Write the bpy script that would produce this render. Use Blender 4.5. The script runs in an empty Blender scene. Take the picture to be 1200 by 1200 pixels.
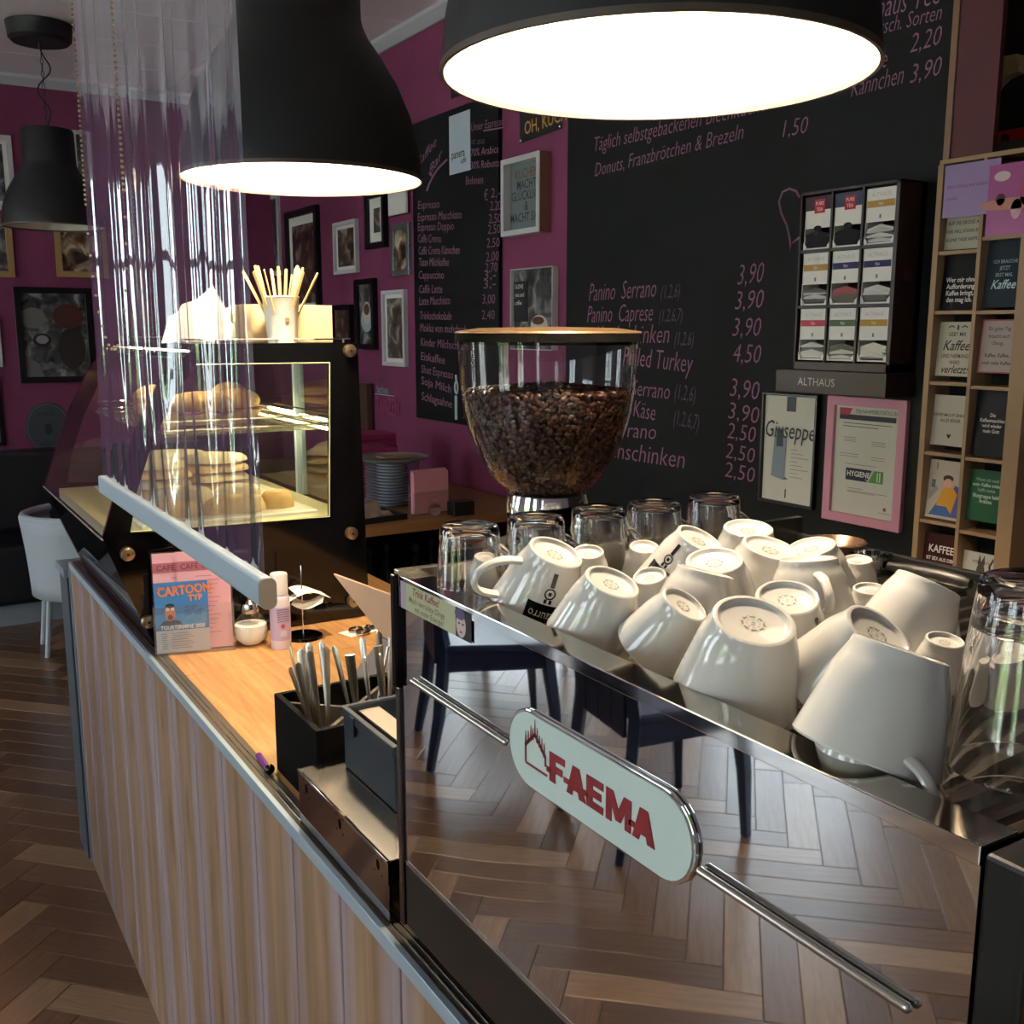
import bpy, math, random
import numpy as np
from mathutils import Vector, Matrix
random.seed(7)
SC = bpy.context.scene
COL = SC.collection
# ------------------------------------------------------------------ camera
H = 1.62; PITCH = math.radians(10.07); YAW = math.radians(31.6)
fw = Vector((math.sin(YAW)*math.cos(PITCH), math.cos(YAW)*math.cos(PITCH), -math.sin(PITCH)))
rt = Vector((math.cos(YAW), -math.sin(YAW), 0)); up = rt.cross(fw)
EYE = Vector((0, 0, H))
cd = bpy.data.cameras.new('camera'); cam = bpy.data.objects.new('camera', cd); COL.objects.link(cam)
cd.sensor_width = 36; cd.lens = 36*1200/1200.0; cd.clip_start = .02
R3 = Matrix((rt, up, -fw)).transposed()
cam.matrix_world = Matrix.Translation(EYE) @ R3.to_4x4()
SC.camera = cam
# ------------------------------------------------------------------ look
SC.view_settings.view_transform = 'Standard'; SC.view_settings.look = 'None'
SC.view_settings.exposure = 0.0; SC.view_settings.gamma = 1; SC.view_settings.use_curve_mapping = False
SC.cycles.max_bounces = 14; SC.cycles.transparent_max_bounces = 24
SC.cycles.transmission_bounces = 10; SC.cycles.glossy_bounces = 8
SC.cycles.sample_clamp_indirect = 6
# ------------------------------------------------------------------ daylight
W = bpy.data.worlds.new('world'); SC.world = W; W.use_nodes = True
nt = W.node_tree; bg = nt.nodes['Background']
SKY = 12.0
LAMP = 680.0
CASE = 90.0
tc = nt.nodes.new('ShaderNodeTexCoord'); sx = nt.nodes.new('ShaderNodeSeparateXYZ'); rp = nt.nodes.new('ShaderNodeValToRGB')
nt.links.new(tc.outputs['Generated'], sx.inputs[0]); nt.links.new(sx.outputs['Z'], rp.inputs[0])
e = rp.color_ramp.elements
e[0].position = 0.0; e[0].color = (.75, .83, .90, 1); e[1].position = .5; e[1].color = (.82, .90, 1, 1)
nt.links.new(rp.outputs[0], bg.inputs[0]); bg.inputs[1].default_value = SKY

sl = bpy.data.lights.new('bounce_sun', 'SUN'); sl.energy = 175; sl.angle = .01; sl.color = (1, .95, .86)
so_ = bpy.data.objects.new('bounce_sun', sl); COL.objects.link(so_); so_.rotation_euler = (0, math.radians(32), 0)   # added to bounce off the unseen street onto the ceiling, enters no window

def lin(h):
    if isinstance(h, (tuple, list)): return tuple(h)[:3] + (1,)
    h = h.lstrip('#'); o = []
    for i in (0, 2, 4):
        c = int(h[i:i+2], 16)/255
        o.append(c/12.92 if c <= .04045 else ((c+.055)/1.055)**2.4)
    return tuple(o)+(1,)

def window_light(name, loc, rot, sx_, sy_):
    l = bpy.data.lights.new(name, 'AREA'); l.shape = 'RECTANGLE'; l.size = sx_; l.size_y = sy_
    l.cycles.is_portal = True
    o = bpy.data.objects.new(name, l); COL.objects.link(o); o.location = loc; o.rotation_euler = rot
    return o
ROOM = dict(x0=-4.2, x1=2.3, y0=-2.6, y1=6.7, z=3.04)
LW = [(-1.3, -.4), (.6, 2.0), (4.0, 5.5)]                         # windows of the left wall (Y ranges)
FWN = [(-3.5, -2.9)]                                  # window of the wall behind the camera (X range)
BW = [(-3.9, -2.6)]                      # tall windows of the far wall (X ranges)
WZ = (.3, 2.7)
for a, b in LW:
    window_light('daylight_portal', (ROOM['x0']-.02, (a+b)/2, sum(WZ)/2), (0, -math.pi/2, 0), WZ[1]-WZ[0], b-a)
for a, b in FWN:
    window_light('daylight_portal', ((a+b)/2, ROOM['y0']-.02, sum(WZ)/2), (math.pi/2, 0, 0), b-a, WZ[1]-WZ[0])

for a, b in BW:
    window_light('daylight_portal', ((a+b)/2, ROOM['y1']+.02, sum(WZ)/2), (-math.pi/2, 0, 0), b-a, WZ[1]-WZ[0])

# ------------------------------------------------------------------ pixel helpers (place things on known planes)
def ray(x, y): return fw + rt*((x-600)/1200) - up*((y-600)/1200)
def onX(x, y, X): d = ray(x, y); return EYE + d*(X/d.x)
def onY(x, y, Y): d = ray(x, y); return EYE + d*(Y/d.y)
def onZ(x, y, Z): d = ray(x, y); return EYE + d*((Z-H)/d.z)

# ------------------------------------------------------------------ materials
MATS = {}
def mat(name, color='#808080', rough=.5, metal=0., emit=None, es=0., trans=0., ior=1.45, spec=.5, coat=0., alpha=1.):
    if name in MATS: return MATS[name]
    m = bpy.data.materials.new(name); m.use_nodes = True
    b = m.node_tree.nodes['Principled BSDF']
    b.inputs['Base Color'].default_value = lin(color)
    b.inputs['Roughness'].default_value = rough; b.inputs['Metallic'].default_value = metal
    b.inputs['Transmission Weight'].default_value = trans; b.inputs['IOR'].default_value = ior
    b.inputs['Specular IOR Level'].default_value = spec; b.inputs['Coat Weight'].default_value = coat
    b.inputs['Coat Roughness'].default_value = .05
    if emit is not None:
        b.inputs['Emission Color'].default_value = lin(emit); b.inputs['Emission Strength'].default_value = es
    MATS[name] = m; return m
def nodes(m): return m.node_tree.nodes, m.node_tree.links, m.node_tree.nodes['Principled BSDF']
def coords(m, scale=(1, 1, 1), kind='Object', rot=(0, 0, 0)):
    N, L, b = nodes(m); t = N.new('ShaderNodeTexCoord'); mp = N.new('ShaderNodeMapping')
    mp.inputs['Scale'].default_value = scale; mp.inputs['Rotation'].default_value = rot
    L.new(t.outputs[kind], mp.inputs[0]); return mp.outputs[0]
def noise(m, vec, scale=5, detail=4, dist=0, rough=.5):
    N, L, b = nodes(m); n = N.new('ShaderNodeTexNoise'); n.inputs['Scale'].default_value = scale
    n.inputs['Detail'].default_value = detail; n.inputs['Distortion'].default_value = dist; n.inputs['Roughness'].default_value = rough
    L.new(vec, n.inputs['Vector']); return n.outputs['Fac']
def ramp(m, fac, stops):
    N, L, b = nodes(m); r = N.new('ShaderNodeValToRGB'); L.new(fac, r.inputs[0]); e = r.color_ramp.elements
    while len(e) < len(stops): e.new(.5)
    for i, (p, c) in enumerate(stops): e[i].position = p; e[i].color = lin(c)
    return r.outputs[0]
def bump(m, fac, strength=.2, dist=.002):
    N, L, b = nodes(m); n = N.new('ShaderNodeBump'); n.inputs['Strength'].default_value = strength
    n.inputs['Distance'].default_value = dist; L.new(fac, n.inputs['Height']); L.new(n.outputs[0], b.inputs['Normal'])
def colour(m, out): N, L, b = nodes(m); L.new(out, b.inputs['Base Color'])
def mixc(m, fac, a, c, mode='MIX'):
    N, L, b = nodes(m); x = N.new('ShaderNodeMix'); x.data_type = 'RGBA'; x.blend_type = mode
    if isinstance(fac, float): x.inputs[0].default_value = fac
    else: L.new(fac, x.inputs[0])
    for i, v in ((6, a), (7, c)):
        if isinstance(v, (tuple, str)): x.inputs[i].default_value = lin(v)
        else: L.new(v, x.inputs[i])
    return x.outputs[2]
def thin(name, tint=(1, 1, 1), rough=.02, gloss=1.0, haze=0., hazec='#ffffff'):
    """a thin clear sheet: straight-through light plus the fresnel reflection of its surface"""
    if name in MATS: return MATS[name]
    m = bpy.data.materials.new(name); m.use_nodes = True; N = m.node_tree.nodes; L = m.node_tree.links
    N.remove(N['Principled BSDF']); out = N['Material Output']
    t = N.new('ShaderNodeBsdfTransparent'); t.inputs[0].default_value = tint+(1,)
    g = N.new('ShaderNodeBsdfGlossy'); g.inputs['Roughness'].default_value = rough
    def mth(op, a_, b_=None):
        n_ = N.new('ShaderNodeMath'); n_.operation = op
        for i_, v_ in enumerate((a_, b_)):
            if v_ is None: continue
            if isinstance(v_, float): n_.inputs[i_].default_value = v_
            else: L.new(v_, n_.inputs[i_])
        return n_.outputs[0]
    ge = N.new('ShaderNodeNewGeometry'); dp = N.new('ShaderNodeVectorMath'); dp.operation = 'DOT_PRODUCT'
    L.new(ge.outputs['Normal'], dp.inputs[0]); L.new(ge.outputs['Incoming'], dp.inputs[1])
    fr = mth('ADD', mth('MULTIPLY', mth('POWER', mth('SUBTRACT', 1.0, mth('ABSOLUTE', dp.outputs['Value'])), 5.0), .9), .05)
    mu = N.new('ShaderNodeMath'); mu.operation = 'MULTIPLY'; mu.inputs[1].default_value = gloss; mu.use_clamp = True
    L.new(fr, mu.inputs[0]); mx = N.new('ShaderNodeMixShader')
    L.new(mu.outputs[0], mx.inputs[0]); L.new(t.outputs[0], mx.inputs[1]); L.new(g.outputs[0], mx.inputs[2])
    last = mx
    if haze:
        d = N.new('ShaderNodeBsdfDiffuse'); d.inputs[0].default_value = lin(hazec); m2 = N.new('ShaderNodeMixShader')
        m2.inputs[0].default_value = haze; L.new(mx.outputs[0], m2.inputs[1]); L.new(d.outputs[0], m2.inputs[2]); last = m2
    L.new(last.outputs[0], out.inputs[0]); MATS[name] = m; return m

def M_wall():
    m = mat('magenta_wall_paint', '#7d2a58', .75); v = coords(m, kind='Object'); n = noise(m, v, 3, 3)
    colour(m, ramp(m, n, [(.3, '#732f54'), (.7, '#80385f')])); bump(m, noise(m, v, 180, 2), .25, .001); return m
def M_chalk():
    m = mat('chalkboard_paint', '#15181b', .6, spec=.2); v = coords(m); n = noise(m, v, 2.2, 5, .6)
    colour(m, ramp(m, n, [(.3, '#0a0c0d'), (.75, '#121517')])); return m
def M_floor(i):
    m = mat('parquet_oak_%d' % i, '#6b4a30', .30, spec=.6)
    v = coords(m, (3, 45, 10)); n = noise(m, v, 2.2, 6, .8, .6)
    N, L, b = nodes(m); oi = N.new('ShaderNodeObjectInfo')
    base = [('#5f4330', '#80624a'), ('#4c3526', '#6c503a'), ('#7a5c45', '#9d7e60'), ('#553b2a', '#785a42')][i]
    c = ramp(m, n, [(.25, base[0]), (.75, base[1])])
    colour(m, c); bump(m, n, .12, .001); return m
def M_oak():
    m = mat('oak_worktop', '#c08c55', .38); v = coords(m, (30, 2.2, 20)); n = noise(m, v, 1.6, 7, 1.2, .62)
    v2 = coords(m, (5, .9, 3)); n2 = noise(m, v2, 2.5, 3, .5)
    c = ramp(m, n, [(.2, '#8f6338'), (.5, '#bb8a55'), (.8, '#d6aa74')])
    colour(m, mixc(m, n2, c, ramp(m, n, [(.3, '#a87745'), (.7, '#cfa06a')]))); bump(m, n, .08, .001); return m
def M_plank():
    m = mat('oak_plank_edge_sheen', '#9a8678', .38, spec=.5); v = coords(m, (6, 20, .9)); n = noise(m, v, 1.5, 7, 1.0, .6)
    N, L, b = nodes(m)
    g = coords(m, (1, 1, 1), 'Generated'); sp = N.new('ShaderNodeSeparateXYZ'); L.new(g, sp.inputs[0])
    def mth(op, a_, b_):
        q = N.new('ShaderNodeMath'); q.operation = op
        for i_, v_ in enumerate((a_, b_)):
            if isinstance(v_, float): q.inputs[i_].default_value = v_
            else: L.new(v_, q.inputs[i_])
        return q.outputs[0]
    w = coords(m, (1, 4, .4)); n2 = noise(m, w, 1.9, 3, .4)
    edge = mth('ABSOLUTE', mth('SUBTRACT', sp.outputs['Y'], .5), 0.0)      # pale lavender daylight sheen painted into the wood towards both plank edges
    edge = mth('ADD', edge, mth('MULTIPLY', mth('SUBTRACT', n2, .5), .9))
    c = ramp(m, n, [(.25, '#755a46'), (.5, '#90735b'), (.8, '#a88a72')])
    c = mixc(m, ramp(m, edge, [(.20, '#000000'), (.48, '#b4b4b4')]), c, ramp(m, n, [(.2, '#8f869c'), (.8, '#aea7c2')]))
    k = coords(m, (1, 12, 2.4)); n3 = noise(m, k, 1.5, 2, .3)
    kn = mth('SUBTRACT', n3, mth('MULTIPLY', mth('ABSOLUTE', mth('SUBTRACT', sp.outputs['Y'], .5), 0.0), .35))
    c = mixc(m, ramp(m, kn, [(.58, '#000000'), (.70, '#cccccc')]), c, '#4a392d')
    colour(m, c); bump(m, n, .10, .001); return m
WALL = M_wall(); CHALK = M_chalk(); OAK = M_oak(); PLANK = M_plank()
FLOORS = [M_floor(i) for i in range(4)]
BLACK = mat('black_gloss', '#060607', .08, spec=.5)
BLACKM = mat('black_matt', '#0c0d0e', .45)
DARK = mat('dark_interior', '#0b0a0a', .8)
RIMS = mat('rim_steel', '#b5aea4', .09, 1.)
BOXS = mat('box_steel', '#a39c96', .06, 1.)
CHROME = mat('chrome', '#d9d9d8', .06, 1.)
STEEL = mat('brushed_steel', '#b9b4ac', .22, 1.)
ALU = mat('anodised_aluminium', '#a9bccb', .38, .45)
MIRROR = mat('polished_steel_panel', '#d6d8da', .02, 1.)
bump(MIRROR, noise(MIRROR, coords(MIRROR, (1, 1, 1)), 4.0, 0), .12, .004)
PORC = mat('white_porcelain', '#cbcac6', .1, spec=.6, coat=.4)
GLASS = mat('drinking_glass', '#ffffff', .0, trans=1., ior=1.48)
WHITE = mat('white_card', '#e6e3de', .6)
PAPER = mat('white_paper', '#efece6', .8)
PINK = mat('pink_paint', '#c98ba0', .5)
PINKP = mat('pink_paper', '#d995ad', .7)
CHALKP = mat('pink_chalk', '#8d5f7c', .9)
CHALKG = mat('grey_chalk', '#5d4a5c', .9)
WOODL = mat('pale_pine', '#94795a', .5)
WOODB = mat('walnut_brown', '#2c1d19', .4)
BLKWOOD = mat('black_stained_wood', '#030303', .7, spec=.06); bump(BLKWOOD, noise(BLKWOOD, coords(BLKWOOD, (8, 8, 60)), 3, 4), .3, .001)
NAVY = mat('navy_lacquer', '#16233f', .3)
FACES = {}
def flat(hexc, rough=.6):
    return mat('print_'+hexc.lstrip('#'), hexc, rough)

# ------------------------------------------------------------------ mesh builder
class MB:
    def __init__(s): s.v = []; s.f = []; s.m = []; s.sm = []; s.mats = []
    def mi(s, m):
        if m not in s.mats: s.mats.append(m)
        return s.mats.index(m)
    def add(s, vs, fs, m, smooth=False, M=None):
        o = len(s.v)
        for p in vs:
            p = Vector(p)
            if M is not None: p = M @ p
            s.v.append(tuple(p))
        k = s.mi(m)
        for f in fs: s.f.append(tuple(o+i for i in f)); s.m.append(k); s.sm.append(smooth)
        return s
    def box(s, x0, x1, y0, y1, z0, z1, m, M=None):
        vs = [(x, y, z) for z in (z0, z1) for y in (y0, y1) for x in (x0, x1)]
        fs = [(0, 2, 3, 1), (4, 5, 7, 6), (0, 1, 5, 4), (2, 6, 7, 3), (0, 4, 6, 2), (1, 3, 7, 5)]
        return s.add(vs, fs, m, False, M)
    def chamfer(s, x0, x1, y0, y1, z0, z1, c, m, M=None, top=True):
        vs = [(x0, y0, z0), (x1, y0, z0), (x1, y1, z0), (x0, y1, z0), (x0, y0, z1-c), (x1, y0, z1-c), (x1, y1, z1-c), (x0, y1, z1-c),
              (x0+c, y0+c, z1), (x1-c, y0+c, z1), (x1-c, y1-c, z1), (x0+c, y1-c, z1)]
        fs = [(0, 1, 5, 4), (1, 2, 6, 5), (2, 3, 7, 6), (3, 0, 4, 7), (4, 5, 9, 8), (5, 6, 10, 9), (6, 7, 11, 10), (7, 4, 8, 11), (8, 9, 10, 11), (3, 2, 1, 0)]
        return s.add(vs, fs, m, False, M)
    def lathe(s, prof, m, seg=32, M=None, smooth=True, a0=0, a1=2*math.pi):
        full = abs(a1-a0-2*math.pi) < 1e-6; n = len(prof); cols = seg if full else seg+1; vs = []
        for j in range(cols):
            a = a0+(a1-a0)*j/seg
            for r, z in prof: vs.append((r*math.cos(a), r*math.sin(a), z))
        fs = []
        for j in range(seg):
            k = (j+1) % cols
            for i in range(n-1):
                q = (j*n+i, k*n+i, k*n+i+1, j*n+i+1)
                fs.append(q)
        return s.add(vs, fs, m, smooth, M)
    def tube(s, pts, r, m, seg=8, M=None, closed=False, cap=True, rs=None):
        pts = [Vector(p) for p in pts]; n = len(pts); vs = []; fs = []
        nrm = None
        for i, p in enumerate(pts):
            a = pts[(i-1) % n] if (closed or i) else p; b = pts[(i+1) % n] if (closed or i < n-1) else p
            t = (b-a).normalized()
            if nrm is None:
                nrm = t.cross(Vector((0, 0, 1)))
                if nrm.length < .1: nrm = t.cross(Vector((1, 0, 0)))
            nrm = (nrm - t*nrm.dot(t)).normalized(); bn = t.cross(nrm)
            rr = rs[i] if rs else r
            ra, rb = rr if isinstance(rr, tuple) else (rr, rr)
            for k in range(seg):
                an = 2*math.pi*k/seg; vs.append(p + nrm*math.cos(an)*ra + bn*math.sin(an)*rb)
        lim = n if closed else n-1
        for i in range(lim):
            j = (i+1) % n
            for k in range(seg):
                l = (k+1) % seg; fs.append((i*seg+k, i*seg+l, j*seg+l, j*seg+k))
        if cap and not closed: fs.append(tuple(range(seg))[::-1]); fs.append(tuple((n-1)*seg+k for k in range(seg)))
        return s.add(vs, fs, m, True, M)
    def prism(s, poly, h, m, M=None, smooth=False):
        """polygon in local XY extruded to z=h"""
        n = len(poly); vs = [(x, y, 0) for x, y in poly]+[(x, y, h) for x, y in poly]
        fs = [tuple(range(n))[::-1], tuple(range(n, 2*n))]+[(i, (i+1) % n, n+(i+1) % n, n+i) for i in range(n)]
        return s.add(vs, fs, m, smooth, M)
    def ring(s, outer, inner, h, m, M=None):
        n = len(outer); vs = [(x, y, z) for z in (0, h) for L_ in (outer, inner) for x, y in L_]
        fs = []
        for i in range(n):
            j = (i+1) % n
            fs += [(i, n+i, n+j, j), (2*n+i, 2*n+j, 3*n+j, 3*n+i), (i, j, 2*n+j, 2*n+i), (n+i, 3*n+i, 3*n+j, n+j)]
        return s.add(vs, fs, m, False, M)
    def ball(s, c, r, m, seg=12, M=None):
        rx, ry, rz = r if isinstance(r, tuple) else (r, r, r)
        prof = [(math.sin(math.pi*i/(seg//2)), -math.cos(math.pi*i/(seg//2))) for i in range(seg//2+1)]
        T = Matrix.Translation(c) @ Matrix.Diagonal((rx, ry, rz, 1))
        return s.lathe(prof, m, seg, (M @ T) if M is not None else T)
    def text(s, body, M, m, sx=1, sy=1, h=.0006, shear=0., bold=0., align='LEFT', fn=None):
        vs, fs, w = glyphs(body, bold, h)
        sh = {'LEFT': 0, 'CENTER': -w/2, 'RIGHT': -w}[align]
        vv = [((x+sh)*sx + y*sy*shear, y*sy, z) for x, y, z in vs]
        if fn: vv = [fn(*p) for p in vv]
        return s.add(vv, fs, m, False, M)
    def build(s, name, parent=None, bev=0., flip=False, label=None, sharp=35, kind=None):
        me = bpy.data.meshes.new(name); me.from_pydata(s.v, [], s.f); me.update()
        for m in s.mats: me.materials.append(m)
        me.polygons.foreach_set('material_index', s.m); me.polygons.foreach_set('use_smooth', s.sm)
        if any(s.sm): me.set_sharp_from_angle(angle=math.radians(sharp))
        o = bpy.data.objects.new(name, me); COL.objects.link(o)
        if parent is not None: o.parent = parent
        if bev:
            b = o.modifiers.new('bevel', 'BEVEL'); b.width = bev; b.segments = 2; b.limit_method = 'ANGLE'; b.harden_normals = False
        if label: o['label'] = label
        if kind: o['kind'] = kind
        return o
_G = {}
def glyphs(body, bold=0., h=.0006):
    key = (body, bold)
    if key not in _G:
        c = bpy.data.curves.new('t', 'FONT'); c.body = body; c.size = 1; c.resolution_u = 2; c.offset = bold
        o = bpy.data.objects.new('t', c); me = bpy.data.meshes.new_from_object(o)
        vs = [tuple(v.co) for v in me.vertices]; fs = [tuple(p.vertices) for p in me.polygons]
        xs = [v[0] for v in vs] or [0]; x0 = min(xs)
        vs = [(v[0]-x0, v[1], 0) for v in vs]; w = max(xs)-x0
        bpy.data.objects.remove(o); bpy.data.curves.remove(c); bpy.data.meshes.remove(me)
        _G[key] = (vs, fs, w)
    return _G[key]
def tag(o, label, cat, group=None):
    o['label'] = label; o['category'] = cat
    if group: o['group'] = group
    return o
def empty(name, loc=(0, 0, 0), rz=0, label=None, cat=None, group=None):
    o = bpy.data.objects.new(name, None); COL.objects.link(o); o.location = loc; o.rotation_euler = (0, 0, rz)
    o.empty_display_size = .05
    if label: tag(o, label, cat, group)
    return o
def struct(o): o['kind'] = 'structure'; return o
def copy_tree(o, parent=None):
    c = o.copy(); COL.objects.link(c); c.parent = parent
    for ch in [x for x in COL.objects if x.parent == o]: copy_tree(ch, c)
    return c
ORD = ['', 'second ', 'third ', 'fourth ', 'fifth ', 'sixth ', 'seventh ', 'eighth ', 'ninth ', 'tenth ', 'eleventh ', 'twelfth ', 'thirteenth ', 'fourteenth ', 'fifteenth ', 'sixteenth ', 'seventeenth ', 'eighteenth ', 'nineteenth ', 'twentieth ']
def rank(i, word, end): return (end+'most' if end in ('left', 'lower') and i == 0 else (ORD[i]+word)) 
def by_left(objs, fmt):
    'objs: (object, tip position); names each by its order from the left in the photo'
    def px(p): d = Vector(p)-EYE; return d.dot(rt)/d.dot(fw)
    for i, (o, p) in enumerate(sorted(objs, key=lambda q: px(q[1]))): o['label'] = fmt % ('leftmost' if i == 0 else ORD[i]+'from the left')
def T(x, y, z): return Matrix.Translation((x, y, z))
RX = lambda a: Matrix.Rotation(a, 4, 'X')
RY = lambda a: Matrix.Rotation(a, 4, 'Y')
RZ = lambda a: Matrix.Rotation(a, 4, 'Z')
# local (x right, y up, z towards the room) frames: on the right wall and on faces that look towards -Y
def FX(X, Y, Z): return Matrix(((0, 0, -1, X), (-1, 0, 0, Y), (0, 1, 0, Z), (0, 0, 0, 1)))
def FY(X, Y, Z): return Matrix(((1, 0, 0, X), (0, 0, -1, Y), (0, 1, 0, Z), (0, 0, 0, 1)))
# ================================================================== the room
x0, x1, y0, y1, zc = ROOM['x0'], ROOM['x1'], ROOM['y0'], ROOM['y1'], ROOM['z']
def wall_with_holes(name, axis, pos, thick, lo, hi, holes, m):
    b = MB(); e = lo
    def seg(a, c, z0, z1):
        if axis == 'X': b.box(min(pos, pos+thick), max(pos, pos+thick), a, c, z0, z1, m)
        else: b.box(a, c, min(pos, pos+thick), max(pos, pos+thick), z0, z1, m)
    for a, c in holes:
        seg(e, a, 0, zc); seg(a, c, 0, WZ[0]); seg(a, c, WZ[1], zc); e = c
    seg(e, hi, 0, zc); return struct(b.build(name))
PALE = mat('pale_plaster', '#b8a8b4', .8)
wall_with_holes('wall_left', 'X', x0, -.2, y0, y1, LW, PALE)
wall_with_holes('wall_front', 'Y', y0, -.2, x0, 2.9, FWN, PALE)
wall_with_holes('wall_back', 'Y', y1, .2, x0-.2, x1+.2, BW, WALL)
b = MB(); b.box(x1, x1+.03, 1.62, y1, 0, zc, WALL); struct(b.build('wall_right'))
ALC = mat('alcove_brown', '#2a231b', .8)
b = MB(); b.box(2.9, 3.0, y0-.2, 2.1, 0, zc, ALC); b.box(2.332, 2.9, 2.0, 2.1, 0, zc, ALC); struct(b.build('wall_alcove'))
# windows with frames and panes
WF = mat('white_window_frame', '#c9ccd0', .4)
pane_m = thin('window_pane_glass', (.96, .98, .97), .01)
def window(n, axis, pos, a, c):
    root = struct(empty('window_%d' % n)); t = .07
    def bx(B, u0, u1, z0, z1, m, d0=-.12, d1=-.04):
        if axis == 'X': B.box(pos+d0, pos+d1, u0, u1, z0, z1, m)
        else: B.box(u0, u1, pos+d0, pos+d1, z0, z1, m)
    z0, z1 = WZ
    B = MB(); bx(B, a, a+t, z0, z1, WF); bx(B, c-t, c, z0, z1, WF); bx(B, a, c, z0, z0+t, WF); bx(B, a, c, z1-t, z1, WF)
    B.build('window_frame', root)
    B = MB(); mid = (a+c)/2; bx(B, mid-.035, mid+.035, z0, z1, WF); bx(B, a, c, 2.05, 2.11, WF); B.build('mullion', root)
    B = MB(); bx(B, a+t, c-t, z0+t, z1-t, pane_m, -.082, -.08); B.build('pane', root)
k = 1
for a, c in LW: window(k, 'X', x0, a, c); k += 1
for a, c in FWN: window(k, 'Y', y0, a, c); k += 1
for a, c in BW: window(k, 'Y', y1+.16, a, c); k += 1
# greenery and street outside the windows
HEDGE = mat('street_greenery', '#5f8a45', .8); colour(HEDGE, ramp(HEDGE, noise(HEDGE, coords(HEDGE), 2.5, 5), [(.35, '#26381f'), (.7, '#637a4c')]))
b = MB()
for i in range(26):
    b.ball((x0-4-random.random()*1.5, -4+i*.42, .4+random.random()*.9), (.5, .45, .55+random.random()*.4), HEDGE, 8)
for i in range(18):
    b.ball((-5.5+i*.5, y0-4-random.random(), .3+random.random()*.8), (.45, .5, .6), HEDGE, 8)
for i in range(18):
    b.ball((-6.5+i*.45, y1+4+random.random(), .3+random.random()*1.2), (.5, .5, .7), HEDGE, 8)
o = b.build('street_hedge'); o['kind'] = 'stuff'; tag(o, 'green hedge along the street outside the windows', 'hedge')
PAVE = mat('bounce_paving', '#c6c6c0', .8)  # unseen paving, coloured pale to bounce more light onto the ceiling
struct(MB().box(-16, x0-.3, -14, 14, -.2, -.06, PAVE).box(x0-.3, 6, -14, y0-.3, -.2, -.06, PAVE).box(x0-.3, 6, y1+.3, 18, -.2, -.06, PAVE).build('street_ground'))

# ceiling of large tiles
CEIL = mat('ceiling_tile_white', '#efeaf0', .85)
CEILB = mat('ceiling_joint', '#8d8590', .9)
b = MB(); b.box(x0-.2, 3.0, y0-.2, y1+.2, zc+.012, zc+.1, CEILB); ceil = struct(b.build('ceiling'))
TW, TL = .52, 1.25; tile_me = None; ny = int((y1-y0)/TW)+1; nx = int((2.9-x0)/TL)+1
for j in range(ny):
    for i in range(nx):
        if tile_me is None:
            bb = MB(); bb.chamfer(.004, TL-.004, .004, TW-.004, 0, .014, .003, CEIL, M=T(0, 0, .014) @ Matrix.Scale(-1, 4, (0, 0, 1))); o = bb.build('ceiling_tile', ceil); tile_me = o.data
        else:
            o = bpy.data.objects.new('ceiling_tile', tile_me); COL.objects.link(o); o.parent = ceil
        o.location = (x1-(i+1)*TL+.6, y1-(j+1)*TW, zc)
MOULD = mat('white_moulding', '#c3c6cf', .5)
b = MB(); poly = [(0, 0), (0, .055), (.012, .055), (.05, .018), (.05, 0)]
b.prism(poly, y1-1.7, MOULD, M=Matrix(((-1, 0, 0, x1), (0, 0, 1, 1.7), (0, -1, 0, zc), (0, 0, 0, 1)))); struct(b.build('trim_1'))
b = MB(); b.prism(poly, x1-x0, MOULD, M=Matrix(((0, 0, 1, x0), (-1, 0, 0, y1), (0, -1, 0, zc), (0, 0, 0, 1)))); struct(b.build('trim_2'))
struct(MB().box(x0, x1, y1-.015, y1, 0, .09, MOULD).build('baseboard_back'))
# dark red pillar at the end of the chalkboard wall, with a pale wooden edge
RED = mat('dark_red_paint', '#4d181f', .6)
struct(MB().box(2.266, 2.282, 1.543, 1.655, 0, zc, RED).build('trim_3'))
EDGE = mat('wood_edge_strip', '#7a5b43', .5)
struct(MB().box(2.262, 2.30, 1.655, 1.672, 0, zc, EDGE).build('trim_4'))

# herringbone parquet: every block near the camera is an object
floor = struct(MB().box(x0-.2, 3.0, y0-.2, y1+.2, -.06, -.006, mat('floor_joint', '#2c1d12', .8)).build('floor'))
PW, PL = .098, .49
pme = []
for q in range(4):
    o = MB().chamfer(-PL/2+.0008, PL/2-.0008, -PW/2+.0008, PW/2-.0008, -.008, 0, .0014, FLOORS[q]).build('floor_plank'); pme.append(o.data); bpy.data.objects.remove(o)
cands = []; AR = math.radians(44)
ca, sa = math.cos(AR), math.sin(AR)
rng = random.Random(3)
for m_ in range(-14, 15):
    for k_ in range(-110, 111):
        ox = k_*PW+m_*PL; oy = k_*PW-m_*PL
        for vert in (0, 1):
            cx, cy = (ox+PW/2, oy+PW+PL/2) if vert else (ox+PL/2, oy+PW/2)
            X = cx*ca-cy*sa+.13-.9; Y = cx*sa+cy*ca+2.1
            if x0-.1 < X < 2.9 and y0-.1 < Y < y1-.02: cands.append((X, Y, AR+(math.pi/2 if vert else 0), rng.randrange(4), rng.uniform(-.0005, .0005)))
def score(c):
    X, Y = c[0], c[1]; p = Vector((X, Y, 0))-EYE; z = p.dot(fw); s = 99
    if z > .3:
        u = 600+1200*p.dot(rt)/z; v = 600-1200*p.dot(up)/z
        if -60 < u < 200 and v < 1300 and X < .45: s = z
    p = Vector((.88-X, Y, 0))-EYE; z = p.dot(fw)
    if z > .3:
        u = 600+1200*p.dot(rt)/z; v = 600-1200*p.dot(up)/z
        if 440 < u < 1180 and 650 < v < 1260 and X < .5: s = min(s, z*1.05)
    return s
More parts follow.
